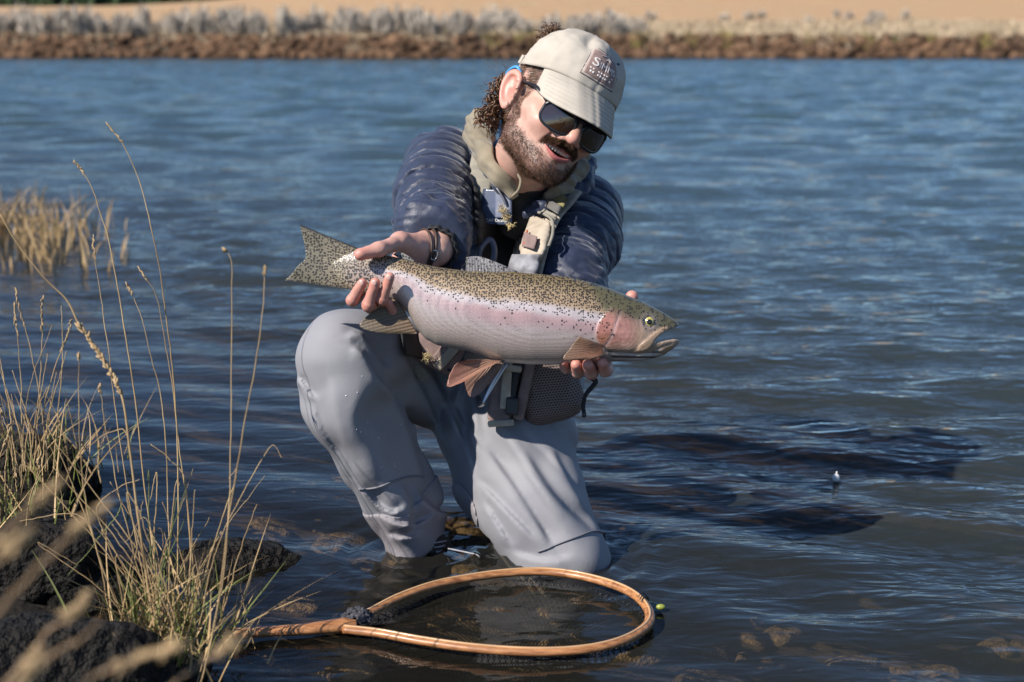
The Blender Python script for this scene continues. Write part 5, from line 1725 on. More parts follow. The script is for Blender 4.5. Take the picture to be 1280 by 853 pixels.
sv, sf = strands(mm + 1e-9, 2600, 0.006, 0.010, lambda q: np.stack([np.sign(q[:, 0]) * 0.7, 0.2 + 0 * q[:, 0], -0.7 + 0 * q[:, 0]], -1), 0.00026, 0.25)
obj("moustache", h2w(sv), sf, m_beard, person)["kind"] = "stuff"
# ---- hair: temples, nape curls and the bun through the back of the cap
curls = []
def curl(c, ax_, L_, r, turns, w, jit=0.0):
    ax_ = unit(ax_); a_ = unit(np.cross(ax_, [0.3, 0.2, 0.9])); b2_ = np.cross(ax_, a_)
    t_ = np.linspace(0, 1, int(turns * 8) + 4)
    ph = rng.uniform(0, 6.28)
    rad = r * (0.6 + 0.5 * np.sin(t_ * 3.0 + ph)) 
    p = c + ax_ * (t_ * L_)[:, None] + rad[:, None] * (np.cos(ph + t_ * turns * 6.28)[:, None] * a_ + np.sin(ph + t_ * turns * 6.28)[:, None] * b2_)
    return tube(p, [w, w, w * 0.5], 4)
for k in range(420):            # nape: curls hanging behind the ear and neck
    q = np.array([rng.uniform(-0.082, 0.05), rng.uniform(-0.125, -0.045), rng.uniform(-0.075, 0.02)])
    q[1] = -0.050 - 0.055 * math.sqrt(max(0, 1 - (q[0] / 0.092) ** 2)) - rng.uniform(0, 0.022)
    curls.append(curl(q, np.array([rng.normal() * .5 - 0.25, -0.5 + rng.normal() * .4, -0.8 + rng.normal() * .5]), rng.uniform(0.018, 0.036), rng.uniform(0.004, 0.008), rng.uniform(1.5, 3), rng.uniform(0.0010, 0.0019)))
for k in range(170):            # bun in the cap opening
    a_ = rng.normal(size=3); a_ /= np.linalg.norm(a_)
    q = np.array([-0.026, -0.116, 0.112]) + a_ * rng.uniform(0.008, 0.022) * np.array([1.1, 0.9, 0.9])
    curls.append(curl(q, np.cross(a_, rng.normal(size=3)), rng.uniform(0.015, 0.03), rng.uniform(0.003, 0.006), rng.uniform(1.5, 2.5), rng.uniform(0.0009, 0.0015)))
v_, f_ = join(*curls)
hair = obj("hair", h2w(v_), f_, m_hair, person)
hair["kind"] = "stuff"
fly = []
for k in range(60):             # loose wisps
    q = np.array([rng.uniform(-0.085, -0.02), -0.09 - rng.uniform(0, 0.02), rng.uniform(-0.05, 0.03)])
    d_ = np.array([-0.6 + rng.normal() * .4, -0.7 + rng.normal() * .3, 0.4 + rng.normal() * .5])
    p1 = q + d_ * rng.uniform(0.015, 0.035); p2_ = p1 + (d_ + rng.normal(size=3) * 0.6) * 0.015
    fly.append(tube(np.array([q, p1, p2_]), 0.00022, 3, seg=7))
v_, f_ = join(*fly)
obj("hair_wisps", h2w(v_), f_, m_hair, person)["kind"] = "stuff"
hm = np.clip(scalp, 0, 1) * (z > -0.06) * (y > -0.10) * (z < 0.055)
sv, sf = strands(hm + 1e-9, 5000, 0.008, 0.016, lambda q: np.stack([0 * q[:, 0], -1.0 + 0 * q[:, 0], -0.3 + 0 * q[:, 0]], -1), 0.0003, 0.25)
obj("short_hair", h2w(sv), sf, m_hair, person)["kind"] = "stuff"
print("person done")

# ------------------------------------------------------------------ landing net
m_wood, nt, b = new_mat("laminated_wood")
co = _coord(nt)
wv_ = nt.nodes.new("ShaderNodeTexNoise"); wv_.inputs["Scale"].default_value = 30; wv_.inputs["Detail"].default_value = 5
mp = nt.nodes.new("ShaderNodeMapping"); mp.inputs["Scale"].default_value = (1.0, 4.0, 9.0)
nt.links.new(co, mp.inputs[0]); nt.links.new(mp.outputs[0], wv_.inputs["Vector"])
cr = nt.nodes.new("ShaderNodeValToRGB")
cr.color_ramp.elements[0].position = 0.30; cr.color_ramp.elements[0].color = (0.20, 0.075, 0.026, 1)
cr.color_ramp.elements[1].position = 0.70; cr.color_ramp.elements[1].color = (0.50, 0.235, 0.095, 1)
nt.links.new(wv_.outputs["Fac"], cr.inputs[0]); nt.links.new(cr.outputs[0], b.inputs["Base Color"])
b.inputs["Roughness"].default_value = 0.45; b.inputs["Coat Weight"].default_value = 0.15; b.inputs["Coat Roughness"].default_value = 0.2
hoop_px = [(430, 784), (446, 773), (462, 766), (497, 748), (542, 732), (587, 723), (632, 717), (678, 715), (723, 720), (768, 732), (796, 746), (811, 764), (810, 780), (791, 795), (759, 807), (714, 814), (655, 815), (587, 810), (524, 801), (474, 792), (430, 787)]
hp = resample(hoop_px, 200)
hz_ = 0.012 + 0.010 * smooth(-hp[:, 1], -790, -730)
HP = np.array([on_plane(a_, b2_, c_) for (a_, b2_), c_ in zip(hp, hz_)])
net_base = np.array([HP[:, 0].mean(), HP[:, 1].mean(), 0.0])
net = empty("landing_net", net_base, "wooden teardrop landing net with black mesh floating at the angler's feet", "fishing net")
obj("hoop", *tube(HP, 0.0082, 10, flat=0.8, up=(0, 0, 1)), m_wood, net)
obj("inlay", *tube(HP + np.array([0, 0, 0.0062]), 0.0022, 6, up=(0, 0, 1)), mat("pale_lamination", (0.50, 0.30, 0.15), rough=0.4, var=0.2, coat=0.4), net)
hd_px = [(446, 781, 7.5), (430, 782, 12), (410, 784, 10.5), (380, 787, 9), (345, 789, 8.0), (315, 791, 8.0), (298, 792.5, 9.0), (290, 793, 8.0), (287, 793, 4)]
hpts = resample([(a_, b2_) for a_, b2_, _ in hd_px], 60)
hr = np.interp(np.linspace(0, 1, 60), np.linspace(0, 1, len(hd_px)), [r for *_, r in hd_px])
HD = np.array([on_plane(a_, b2_, 0.013) for a_, b2_ in hpts])
obj("handle", *tube(HD, hr * 0.0013, 14, flat=0.75, up=(0, 0, 1)), m_wood, net)
# mesh bag: threads hanging from the hoop
m_net = mat("black_netting", (0.008, 0.008, 0.009), rough=0.5, var=0.2)
cx_, cy_ = HP[:, 0].mean() + 0.02, HP[:, 1].mean()
angs = np.arctan2(HP[:, 1] - cy_, HP[:, 0] - cx_)
rads = np.hypot(HP[:, 0] - cx_, HP[:, 1] - cy_)
o_ = np.argsort(angs)
def hoop_r(a_): return np.interp(a_, angs[o_], rads[o_], period=2 * np.pi)
def bag(a_, q_):                       # q 1 at the hoop, 0 at the middle
    r_ = hoop_r(a_) * q_
    zz_ = -0.11 * (1 - q_ ** 2.2) + 0.012 - 0.004
    wob = 0.010 * np.sin(a_ * 5 + q_ * 9) * (1 - q_)
    return np.stack([cx_ + r_ * np.cos(a_), cy_ + r_ * np.sin(a_), zz_ + wob], -1)
th_ = []
qq = np.linspace(0.995, 0.12, 40)
for k in range(96):
    a0_ = k * 2 * np.pi / 96
    for sgn in (-1, 1):
        p = bag(a0_ + sgn * (1 - qq) * 1.15, qq)
        th_.append(tube(p, 0.0008, 3))
v_, f_ = join(*th_)
obj("netting", v_, f_, m_net, net)["kind"] = "stuff"
# bundled netting at the throat
wad_c = on_plane(446, 770, 0.02)
wf_ = lambda P: np.sqrt((((P - wad_c.astype(np.float32)) / np.array([1.35, 1.0, 0.75], np.float32)) ** 2).sum(1)) - 0.017 + 0.011 * fbm(P * 90, 3)
v_, q_ = mesh_sdf(wf_, wad_c - 0.045, wad_c + 0.045, 0.0012)
m_wad = mat("bunched_netting", (0.016, 0.016, 0.018), rough=0.6, var=0.6, vscale=500, bump=1.0, bscale=900, bdist=0.002, col2=[0.10, 0.10, 0.12])
obj("netting_bundle", v_, q_, m_wad, net)
# cord and clip at the tip
tip = on_plane(803, 750, 0.02)
th = np.linspace(0, 2 * np.pi, 30, endpoint=False)
for k in range(3):
    c_ = on_plane(802 + 2.0 * k, 749 + 2.2 * k, 0.018)
    ring = c_ + np.stack([0.0115 * np.cos(th) * 0.6, 0.0115 * np.cos(th) * 0.8, 0.0105 * np.sin(th)], -1)
    obj("cord_wrap", *tube(ring, 0.0012, 6, closed=True), m_rubber, net)
obj("cord", *tube(np.array([on_plane(806, 752, 0.02), on_plane(814, 753, 0.018), on_plane(822, 756, 0.012), on_plane(827, 760, 0.010)]), 0.0017, 6, seg=16), m_blue if False else mat("teal_cord", (0.03, 0.07, 0.07), rough=0.5, var=0.2), net)
bd = ico(2)
obj("clip", bd[0] * np.array([0.008, 0.005, 0.005]) + on_plane(826, 759, 0.010), bd[1], mat("olive_clip", (0.26, 0.30, 0.05), rough=0.35, var=0.2), net)

# ------------------------------------------------------------------ strike indicator on the water
ib = on_plane(1045, 601, 0.0)
ind = empty("strike_indicator", ib, "small white bobber floating alone on the dark water", "fishing float")
bs = ico(3)
obj("float_ball", bs[0] * np.array([0.0075, 0.0075, 0.0095]) + ib + np.array([0, 0, 0.006]), bs[1], m_white, ind)
obj("stem", *tube(np.array([ib + [0, 0, 0.013], ib + [0.001, 0, 0.020]]), 0.0015, 6, seg=4), m_white, ind)

# ------------------------------------------------------------------ rocks and lakebed stones
def rock_mesh(name, seed, sub=3, rough_=0.30, flat=(1, 0.8, 0.55)):
    v, f = ico(sub)
    n = fbm(v * 1.1 + seed * 7.7, 3)
    v = v * (1 + rough_ * n)[:, None]
    # a few flat facets
    r2 = np.random.default_rng(seed)
    for _ in range(5):
        d_ = r2.normal(size=3); d_ /= np.linalg.norm(d_)
        h_ = v @ d_
        v = v - np.maximum(h_ - 0.72, 0)[:, None] * d_ * 0.8
    v = v * np.asarray(flat) * (1 + 0.03 * fbm(v * 9, 2))[:, None]
    me = make_mesh(name, v, f)
    return me
m_stone = mat("lakebed_stone", (0.13, 0.095, 0.06), rough=0.75, var=0.5, vscale=3.0, bump=0.6, bscale=7, bdist=0.05, col2=[0.36, 0.26, 0.16])
m_basalt = mat("wet_shaded_basalt", (0.010, 0.009, 0.009), rough=0.75, var=0.5, vscale=5, bump=1.0, bscale=9, bdist=0.08, col2=[0.030, 0.026, 0.022], spec=0.2)  # dark wet rock, base colour lowered further to hold the bank's shade
stone_me = []
for k in range(7):
    me = rock_mesh("stone", 20 + k, 3, 0.22, (1, 0.78, 0.48)); me.materials.append(m_stone); stone_me.append(me)
def gz(x_, y_): return float(ground_z(np.array([[x_]]), np.array([[y_]]))[0, 0])
r3 = np.random.default_rng(21)
cnt = 0
spots = []
for k in range(900):
    if cnt >= 210: break
    y_ = r3.uniform(1.55, 3.3); x_ = r3.uniform(-0.62, 0.30 + 0.36 * y_)
    s_ = float(shore_dist(np.array([x_]), np.array([y_]))[0])
    if s_ < 0.02 or s_ > 1.9: continue
    r_ = r3.uniform(0.022, 0.062) * (1.25 if r3.random() < 0.25 else 1)
    if any((x_ - a_) ** 2 + (y_ - b2_) ** 2 < (0.75 * (r_ + c_)) ** 2 for a_, b2_, c_ in spots): continue
    spots.append((x_, y_, r_))
    o = bpy.data.objects.new("stone", stone_me[k % 7]); COL.objects.link(o); o.parent = ground
    z_ = min(gz(x_, y_) + r_ * 0.12, -0.012 - r_ * 0.5)
    o.location = (x_, y_, z_); o.scale = (r_, r_, r_ * r3.uniform(0.7, 1.0)); o.rotation_euler = (r3.normal() * .15, r3.normal() * .15, r3.uniform(0, 6.28))
    cnt += 1
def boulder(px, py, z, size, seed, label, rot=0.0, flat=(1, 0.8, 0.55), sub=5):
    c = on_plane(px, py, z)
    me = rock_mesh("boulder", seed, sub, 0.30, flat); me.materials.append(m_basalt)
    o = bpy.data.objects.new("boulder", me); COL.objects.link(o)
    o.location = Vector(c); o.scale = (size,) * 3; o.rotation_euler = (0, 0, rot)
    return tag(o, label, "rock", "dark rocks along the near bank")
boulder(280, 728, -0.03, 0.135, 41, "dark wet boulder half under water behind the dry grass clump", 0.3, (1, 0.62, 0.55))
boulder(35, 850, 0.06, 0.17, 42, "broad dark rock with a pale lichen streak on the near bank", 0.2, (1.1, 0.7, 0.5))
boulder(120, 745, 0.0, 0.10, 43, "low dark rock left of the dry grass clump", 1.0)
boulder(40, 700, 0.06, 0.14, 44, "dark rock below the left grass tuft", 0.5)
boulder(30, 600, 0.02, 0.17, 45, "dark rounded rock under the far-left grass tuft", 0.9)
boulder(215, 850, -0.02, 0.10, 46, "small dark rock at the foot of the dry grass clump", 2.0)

# ------------------------------------------------------------------ grasses on the near bank
m_straw = mat("dry_straw", (0.36, 0.235, 0.11), rough=0.65, var=0.35, vscale=9, spec=0.3, col2=[0.52, 0.37, 0.19])
m_straw2 = mat("weathered_straw", (0.22, 0.15, 0.09), rough=0.75, var=0.3, vscale=9, spec=0.2)
m_seed = mat("seed_head", (0.38, 0.27, 0.15), rough=0.8, var=0.3, vscale=60, spec=0.2)
m_green = mat("green_blade", (0.13, 0.15, 0.035), rough=0.6, var=0.35, vscale=8)
def spikelets(path, n, L_, w, seed):
    """oat-like husks along a stem"""
    r4 = np.random.default_rng(seed)
    t_, a_, b2_ = frames(path)
    hv_, hf_ = ico(1)
    ps = []
    for k in range(n):
        i = int(k / n * (len(path) - 1))
        sd = (a_[i] * r4.normal() + b2_[i] * r4.normal()); sd /= np.linalg.norm(sd) + 1e-9
        ax_ = unit(-t_[i] * 0.0 + t_[i] * r4.uniform(0.6, 1.2) + sd * r4.uniform(0.15, 0.5))
        u_ = unit(np.cross(ax_, sd + 0.01)); w2 = np.cross(ax_, u_)
        c_ = path[i] + ax_ * L_ * 0.5
        ps.append((c_ + hv_[:, :1] * ax_ * L_ * 0.55 + hv_[:, 1:2] * u_ * w + hv_[:, 2:] * w2 * w, hf_))
    return join(*ps)
def stem_line(px, d):
    pts = [V(a_, b2_, d if np.isscalar(d) else d[i]) for i, (a_, b2_) in enumerate(px)]
    return to_world(np.array(pts))
def stem(parent, pts, r=0.0014, seed_len=0.0, nsp=26, seed=0, sl=0.010, sw=0.0016, material=None):
    p = resample(pts, 46)
    # small natural kinks
    rr_ = np.random.default_rng(seed)
    n_ = rr_.normal(size=(46, 3)) * 0.0005
    n_ = np.cumsum(n_, 0); n_ -= np.linspace(0, 1, 46)[:, None] * n_[-1]
    p = p + n_
    o = obj("stem", *tube(p, [r * 0.4, r * 0.72, r * 0.85], 6), material or m_straw, parent)
    if seed_len:
        k = int(46 * seed_len)
        v_, f_ = spikelets(resample(p[:k], 60), nsp, sl, sw, seed)
        h_ = obj("seed_head", v_, f_, m_seed, o); h_["kind"] = "stuff"
    return o
def blades(parent, base, n, hmin, hmax, spread, lean, material, seed, name="blades", w=0.0016):
    r4 = np.random.default_rng(seed)
    vs, fs = [], []
    for k in range(n):
        p0 = base + np.array([r4.normal() * spread[0], r4.normal() * spread[1], 0])
        h_ = r4.uniform(hmin, hmax)
        d_ = np.array([r4.normal() * lean, r4.normal() * lean, 1.0])
        bend = np.array([r4.normal(), r4.normal(), -0.5]) * h_ * r4.uniform(0.05, 0.45)
        t_ = np.linspace(0, 1, 7)[:, None]
        p = p0 + d_ * h_ * t_ + bend * t_ ** 2
        sd = unit(np.cross(d_, [r4.normal(), r4.normal(), 0.1])) 
        ww = (w * r4.uniform(0.6, 1.4) * (1 - t_ ** 2 * 0.95))
        v_ = np.stack([p - sd * ww, p + np.cross(sd, unit(d_)) * ww * 0.4, p + sd * ww], 1).reshape(-1, 3)
        I = np.arange(6)[:, None] * 3
        f_ = np.concatenate([I + np.array([0, 1, 4, 3]), I + np.array([1, 2, 5, 4])])
        fs.append(f_ + len(vs) * 21); vs.append(v_)
    o = obj(name, np.concatenate(vs), np.concatenate(fs), material, parent)
    o["kind"] = "stuff"
    return o
# main clump
gb = on_plane(205, 815, 0.03)
cl = empty("dry_grass_clump", gb, "tall dry straw-coloured grass clump rising beside the net's handle", "grass")
DG = 2.12
tall = [
    ([(132, 153), (160, 190), (180, 245), (192, 300), (203, 370), (212, 440), (218, 500), (221, 567), (223, 677), (221, 786), (218, 815)], .10, 0.0015),
    ([(92, 200), (115, 235), (135, 295), (148, 360), (158, 420), (170, 500), (180, 600), (192, 700), (200, 810)], .10, 0.0016),
    ([(0, 268), (22, 305), (55, 347), (84, 376), (101, 410), (128, 445), (152, 494), (162, 560), (172, 640), (186, 740), (198, 815)], 0, 0.0016),
    ([(116, 293), (120, 340), (130, 400), (140, 460), (150, 540), (166, 640), (184, 740), (198, 815)], .12, 0.0012),
    ([(172, 333), (195, 370), (205, 420), (213, 470), (224, 560), (236, 640), (238, 740), (222, 815)], .10, 0.0012),
    ([(157, 352), (175, 390), (190, 440), (203, 495), (212, 580), (214, 700), (208, 815)], .10, 0.0012),
    ([(277, 308), (287, 325), (289, 380), (288, 500), (286, 600), (283, 670), (278, 720), (262, 800), (245, 860), (236, 905)], .06, 0.0014),
    ([(331, 331), (329, 380), (322, 440), (313, 495), (300, 570), (286, 650), (276, 730), (262, 810), (248, 865), (240, 905)], .06, 0.0014),
    ([(322, 630), (304, 680), (286, 742), (270, 790), (250, 826)], 0, 0.0013),
    ([(58, 530), (72, 560), (94, 610), (118, 670), (140, 740), (170, 800)], 0, 0.0013),
    ([(86, 588), (110, 560), (140, 540), (160, 545), (172, 640), (190, 740), (205, 815)], 0, 0.0012),
    ([(188, 556), (215, 575), (232, 596), (238, 660), (242, 740), (232, 815)], 0, 0.0013),
    ([(174, 600), (150, 610), (120, 640), (150, 700), (180, 770), (205, 815)], 0, 0.0011),
    ([(98, 440), (96, 520), (100, 600), (120, 690), (160, 790)], .06, 0.0011),
    ([(125, 478), (134, 540), (150, 620), (176, 720), (205, 815)], .08, 0.0012),
    ([(86, 720), (112, 688), (140, 650), (152, 632)], 0, 0.0013),
]
for k, (pp, sl_, r_) in enumerate(tall):
    dd = DG + 0.05 * math.sin(k * 2.3) + (0.16 if k in (0, 1, 3, 4, 5) else -0.17 if k in (6, 7) else 0)
    if k == 2:
        p3 = stem_line(pp, dd)
        o = obj("stem", *tube(resample(p3, 60), [0.0009, 0.0016, 0.0018], 6), m_straw, cl)
        seg_ = resample(stem_line([(100, 408), (112, 424), (128, 448), (142, 472), (153, 496)], dd), 60)
        v_, f_ = spikelets(seg_[::-1], 90, 0.011, 0.0019, 77)
        h_ = obj("seed_head", v_, f_, m_seed, o); h_["kind"] = "stuff"
    else:
        stem(cl, stem_line(pp, dd), r_, seed_len=sl_, seed=k, nsp=16, sl=0.007, sw=0.0011, material=m_green if k == 15 else None)
r5 = np.random.default_rng(9)
for k in range(40):       # shorter straws, each one a stem
    bx = 205 + r5.normal() * 26; by = 805 + r5.normal() * 14
    h_ = r5.uniform(70, 230); ln = r5.normal() * 0.33
    pts = [(bx, by), (bx + ln * h_ * 0.4, by - h_ * 0.5), (bx + ln * h_ + r5.normal() * 12, by - h_)]
    if r5.random() < 0.35: pts.append((pts[-1][0] + r5.normal() * 35, pts[-1][1] + r5.uniform(0, 40)))
    stem(cl, stem_line(pts[::-1], DG + r5.normal() * 0.05), r5.uniform(0.0008, 0.0014), seed=100 + k, material=m_green if k % 6 == 0 else m_straw)
blades(cl, gb, 130, 0.05, 0.18, (0.05, 0.05), 0.45, m_straw, 3)
blades(cl, gb, 110, 0.05, 0.16, (0.045, 0.04), 0.3, m_green, 4)
# tuft at the left edge
for (px, py, z, d_, label, sc, n_) in ((45, 590, 0.05, 2.72, "grass tuft with green base on the rocks at the water's edge", 0.95, 70), (8, 660, 0.10, 2.45, "shaded dry grass tuft beside the dark bank rocks", 0.6, 45)):
    b0 = on_plane(px, py, z)
    tf_ = empty("grass_tuft", b0, label, "grass", "grass tufts on the left bank")
    for k in range(15):
        bx = px + r5.normal() * 16; h_ = r5.uniform(90, 250) * sc; ln = r5.normal() * 0.16 - 0.03
        pts = [(bx, py), (bx + ln * h_ * 0.4, py - h_ * 0.5), (bx + ln * h_ + r5.normal() * 8, py - h_)]
        stem(tf_, stem_line(pts[::-1], d_ + r5.normal() * 0.05), r5.uniform(0.0010, 0.0016), seed=300 + k, seed_len=0.22 if k % 3 == 0 else 0, nsp=20, sl=0.009, sw=0.0014)
    blades(tf_, b0, n_, 0.08, 0.24, (0.07, 0.05), 0.35, m_straw, 30 + int(px))
    blades(tf_, b0, n_, 0.05, 0.17, (0.07, 0.05), 0.3, m_green, 31 + int(px))
# reeds standing in the shallows further left
for k, (px, py, n_, h_, spx, label) in enumerate(((22, 305, 150, 0.30, 0.13, "thick pale reed clump in the lake at the left"), (60, 318, 50, 0.24, 0.10, "short reeds beside the thick reed clump"), (88, 296, 26, 0.20, 0.08, "sparse thin reeds behind the short reeds"),
                                          (95, 335, 24, 0.16, 0.14, "low broken reeds in front of the sparse reeds"), (70, 330, 22, 0.14, 0.12, "low stubble of reeds near the short reeds"))):
    b0 = on_plane(px, py, -0.02)
    rd = empty("reed_clump", b0, label, "reeds", "reeds in the shallows")
    blades(rd, b0, n_, h_ * 0.5, h_ * 1.15, (spx, 0.16), 0.10, m_straw, 60 + k, w=0.0045)
# blurred straws close to the camera
fg = empty("foreground_straws", to_world(V(-60, 960, 0.95)), "large pale straws with feathery heads arching over the near bank", "grass")
for k, (pp, d_, sl_) in enumerate((([(142, 622), (112, 648), (87, 668), (44, 716), (0, 766), (-60, 850), (-120, 960)], 0.95, .30), ([(84, 598), (60, 622), (30, 648), (-20, 700), (-90, 820), (-140, 960)], 1.0, .34),
                                   ([(46, 656), (22, 676), (0, 694), (-40, 730), (-110, 850), (-150, 960)], 0.9, .34), ([(238, 802), (200, 816), (150, 836), (109, 853), (60, 890), (0, 960)], 0.95, .40),
                                   ([(60, 812), (40, 832), (17, 853), (-30, 900), (-60, 960)], 0.9, .4), ([(116, 740), (96, 762), (74, 781), (40, 815), (-20, 890), (-60, 960)], 1.05, .3),
                                   ([(308, 797), (285, 812), (262, 825), (200, 870), (120, 960)], 1.1, .35), ([(128, 775), (100, 800), (70, 818), (20, 870), (-40, 960)], 1.0, 0))):
    stem(fg, stem_line(pp, d_ - 0.15), 0.0020, seed_len=sl_, nsp=34, seed=500 + k, sl=0.009, sw=0.0012, material=m_straw2)

# ------------------------------------------------------------------ far bank: clods, sagebrush, grasses, wood
m_clod = mat("earth_clod", (0.085, 0.050, 0.032), rough=0.95, var=0.6, vscale=1.6, bump=0.8, bscale=6, bdist=0.1, col2=[0.21, 0.125, 0.075], spec=0.15)
r6 = np.random.default_rng(5)
cv_, cf_ = ico(2)
ps = []
for k in range(2600):
    x_ = r6.uniform(-27, 27); q_ = r6.uniform(-0.25, 1.5) ** 1.0
    y_ = float(far_edge(np.array(x_))) + q_
    s_ = 0.045 + 0.19 * r6.random() ** 2.2
    z_ = 0.70 * float(smooth(np.array(q_), -0.2, 1.3)) + 0.06
    n_ = fbm(cv_ * 1.4 + k * 3.1, 2)
    ps.append((cv_ * (1 + 0.5 * n_)[:, None] * np.array([s_ * 1.2, s_, s_ * 0.85]) + np.array([x_, y_, z_]), cf_))
v_, f_ = join(*ps)
cl_ = obj("earth_clods", v_, f_, m_clod)
tag(cl_, "crumbled brown earth clods along the far waterline", "earth", kind="stuff")
def bush_mesh(seed, n=420):
    r4 = np.random.default_rng(seed)
    vs, fs = [], []
    for k in range(n):
        az = r4.uniform(0, 6.28); el = r4.uniform(0.15, 1.0) ** 0.7
        d_ = np.array([math.cos(az) * math.sqrt(max(0, 1 - el * el)), math.sin(az) * math.sqrt(max(0, 1 - el * el)), el])
        L_ = r4.uniform(0.55, 1.0) * (0.75 + 0.25 * math.sin(az * 3 + seed))
        p0 = d_ * L_ * r4.uniform(0.25, 0.6) * np.array([0.8, 0.8, 1]); p1 = d_ * L_ * np.array([0.62, 0.62, 1.0]) + np.array([0, 0, 0.05])
        p1[2] += r4.uniform(0, 0.15)
        sd = unit(np.cross(d_, r4.normal(size=3))); w_ = r4.uniform(0.016, 0.040)
        m_ = (p0 + p1) / 2 + r4.normal(size=3) * 0.04
        v_ = np.array([p0 - sd * w_ * 0.3, p0 + sd * w_ * 0.3, m_ + sd * w_, m_ - sd * w_, p1 + sd * w_ * 0.5, p1 - sd * w_ * 0.5])
        fs.append(np.array([[0, 1, 2, 3], [3, 2, 4, 5]]) + 6 * len(vs)); vs.append(v_)
    for k in range(14):
        az = r4.uniform(0, 6.28)
        p = resample(np.array([[0, 0, -0.15], [0.12 * math.cos(az), 0.12 * math.sin(az), 0.2], [0.35 * math.cos(az), 0.35 * math.sin(az), 0.6]]), 5)
        v_, f_ = tube(p, [0.02, 0.008], 4)
        fs.append(f_[0] + sum(len(a_) for a_ in vs)); vs.append(v_)
    return np.concatenate(vs), np.concatenate(fs)
m_sage = mat("sagebrush_leaf", (0.46, 0.405, 0.34), rough=0.9, var=0.3, vscale=3.0, spec=0.1, col2=[0.64, 0.57, 0.48])
bush_me = []
for k in range(6):
    v_, f_ = bush_mesh(70 + k)
    me = make_mesh("sagebrush", v_, f_); me.materials.append(m_sage); bush_me.append(me)
def put_bush(x_, y_, s_, h_, k, label, group):
    o = bpy.data.objects.new("sagebrush", bush_me[k % 6]); COL.objects.link(o)
    o.location = (x_, y_, gz(x_, y_) - 0.03); o.scale = (s_, s_, h_); o.rotation_euler = (0, 0, k * 1.7)
    tag(o, label, "bush", group)
k = 0
x_ = -22.5
while x_ < 4.5:
    for row in range(2):
        xx = x_ + r6.normal() * 0.2 + row * 0.4
        yy_ = float(far_edge(np.array(xx))) + 1.7 + row * 1.3 + r6.uniform(-0.3, 0.4)
        s_ = r6.uniform(0.85, 1.35)
        put_bush(xx, yy_, s_, r6.uniform(0.85, 1.35) * (1.0 if xx < 0 else 0.85), k, "pale grey sagebrush in the thick row along the far bank", "sagebrush row on the far bank"); k += 1
    x_ += r6.uniform(0.55, 0.95)
for px, py in ((790, 60), (812, 52), (905, 52), (935, 50), (950, 47), (1045, 45), (1060, 48), (1090, 46), (1100, 52), (1130, 47), (1085, 62), (1010, 60)):
    d_ = 60.0 + (62 - py) * 0.8
    p_ = W(px, py, d_)
    put_bush(p_[0], p_[1], r6.uniform(0.5, 0.8), r6.uniform(0.45, 0.7), k, "small grey sagebrush scattered on the dry meadow across the lake", "sagebrush scattered on the far meadow"); k += 1
dw = W(172, 53, 57.2)
tag(obj("driftwood", *join(tube(np.array([dw + [-0.35, 0, 0.06], dw + [0, 0.02, 0.02], dw + [0.38, 0, -0.05]]), [0.02, 0.05, 0.03], 6, seg=8), tube(np.array([dw + [0.05, 0, 0.02], dw + [0.2, 0, 0.10], dw + [0.3, 0, 0.12]]), [0.03, 0.012], 5, seg=5)),
        mat("bleached_wood", (0.55, 0.52, 0.48), rough=0.8, var=0.15)), "bleached forked driftwood lying on the crumbled far bank", "driftwood")
# dry and green bank grasses
def far_grass(n, x0, x1, q0, q1, h0, h1, material, name, label, seed, dens=None):
    r4 = np.random.default_rng(seed)
    x_ = r4.uniform(x0, x1, n); q_ = r4.uniform(q0, q1, n)
    if dens is not None:
        keep = r4.random(n) < dens(x_, q_); x_, q_ = x_[keep], q_[keep]; n = len(x_)
    y_ = far_edge(x_) + q_
    z_ = ground_z(x_[None], y_[None])[0]
    p0 = np.stack([x_, y_, z_ - 0.02], -1)
    h_ = r4.uniform(h0, h1, n)[:, None]
    d_ = np.stack([r4.normal(size=n) * .3, r4.normal(size=n) * .3, np.ones(n)], -1)
    sd = np.stack([r4.normal(size=n), r4.normal(size=n) * 0.4, np.zeros(n)], -1); sd /= np.linalg.norm(sd, axis=1, keepdims=True)
    w_ = r4.uniform(0.012, 0.03, n)[:, None]
    tipb = p0 + d_ * h_
    v_ = np.stack([p0 - sd * w_, p0 + sd * w_, p0 + d_ * h_ * 0.6 + sd * w_ * 0.8, tipb, p0 + d_ * h_ * 0.6 - sd * w_ * 0.8], 1).reshape(-1, 3)
    o5 = np.arange(n)[:, None] * 5
    o = obj(name, v_, [o5 + np.array([0, 1, 2, 4]), o5 + np.array([4, 2, 3])], material)
    tag(o, label, "grass", kind="stuff")
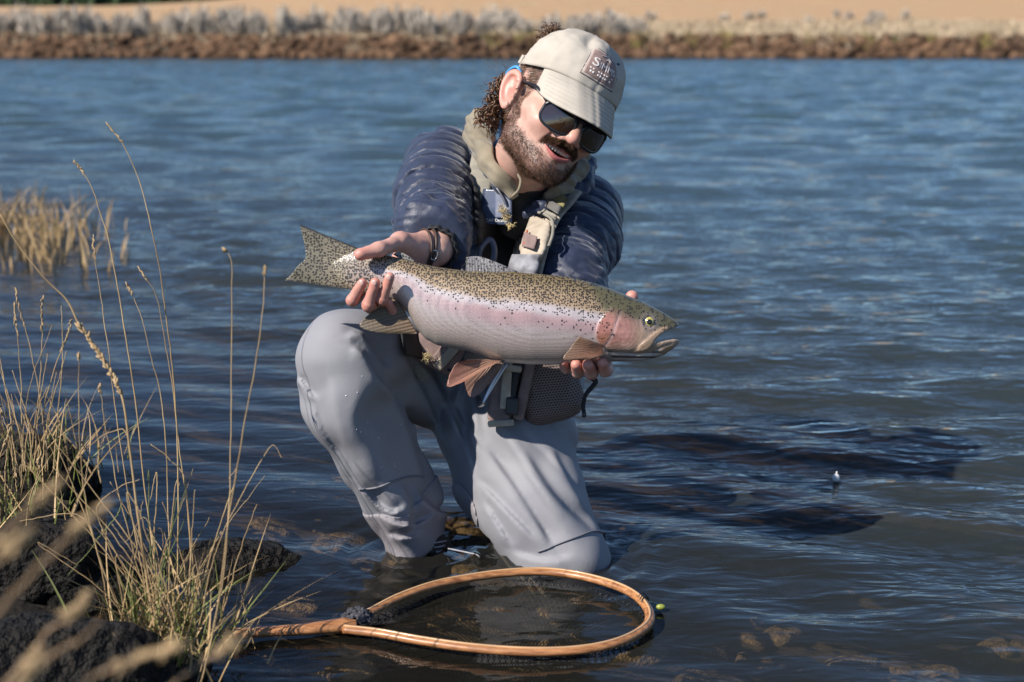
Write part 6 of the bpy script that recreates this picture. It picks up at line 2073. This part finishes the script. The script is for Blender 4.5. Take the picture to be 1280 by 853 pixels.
m_fdry = mat("far_dry_grass", (0.46, 0.36, 0.235), rough=0.9, var=0.25, vscale=0.8, spec=0.1, col2=[0.58, 0.47, 0.33])
m_fgreen = mat("far_green_grass", (0.24, 0.22, 0.07), rough=0.9, var=0.35, vscale=0.7, spec=0.1, col2=[0.36, 0.30, 0.11])
far_grass(26000, -27, 27, 1.0, 9.0, 0.10, 0.42, m_fdry, "dry_bank_grass", "pale dry grass covering the far bank top", 1)
far_grass(9000, -2, 27, 0.5, 1.9, 0.10, 0.34, m_fgreen, "green_bank_grass", "yellow-green grass tufts on the lip of the far bank", 2,
          dens=lambda x_, q_: smooth(noise(np.stack([x_ * 0.9, q_ * 0, x_ * 0], -1)), 0.0, 0.35))
far_grass(6000, -27, 27, 0.2, 1.4, 0.10, 0.30, m_fdry, "fallen_bank_grass", "straw hanging over the crumbled far bank", 3, dens=lambda x_, q_: smooth(noise(np.stack([x_ * 0.6 + 50, q_ * 0, x_ * 0], -1)), 0.0, 0.3))
# dark wood behind the hill
m_wood2 = mat("dark_conifer", (0.022, 0.040, 0.020), rough=0.9, var=0.4, vscale=0.3, spec=0.1, col2=[0.05, 0.075, 0.035])
ps = []
r7 = np.random.default_rng(15)
for k in range(420):
    x_ = r7.uniform(-230, -55); y_ = r7.uniform(422, 470)
    h_ = r7.uniform(9, 17); r_ = r7.uniform(1.6, 2.8)
    zb = 6.0
    for lv in range(5):
        n = 9
        a_ = np.linspace(0, 6.28, n, endpoint=False) + r7.random()
        z0_ = zb + h_ * lv / 5.5; rr_ = r_ * (1 - lv / 5.6) * r7.uniform(0.8, 1.2, n)
        v_ = np.vstack([np.stack([x_ + rr_ * np.cos(a_), y_ + rr_ * np.sin(a_), np.full(n, z0_) + r7.uniform(-.5, .5, n)], -1), [[x_, y_, z0_ + h_ / 3.2]]])
        ps.append((v_, np.stack([np.arange(n), (np.arange(n) + 1) % n, np.full(n, n)], -1)))
v_, f_ = join(*ps)
tag(obj("distant_wood", v_, f_, m_wood2, smooth_shade=False), "dark green conifer wood beyond the tan hill", "trees", kind="stuff")
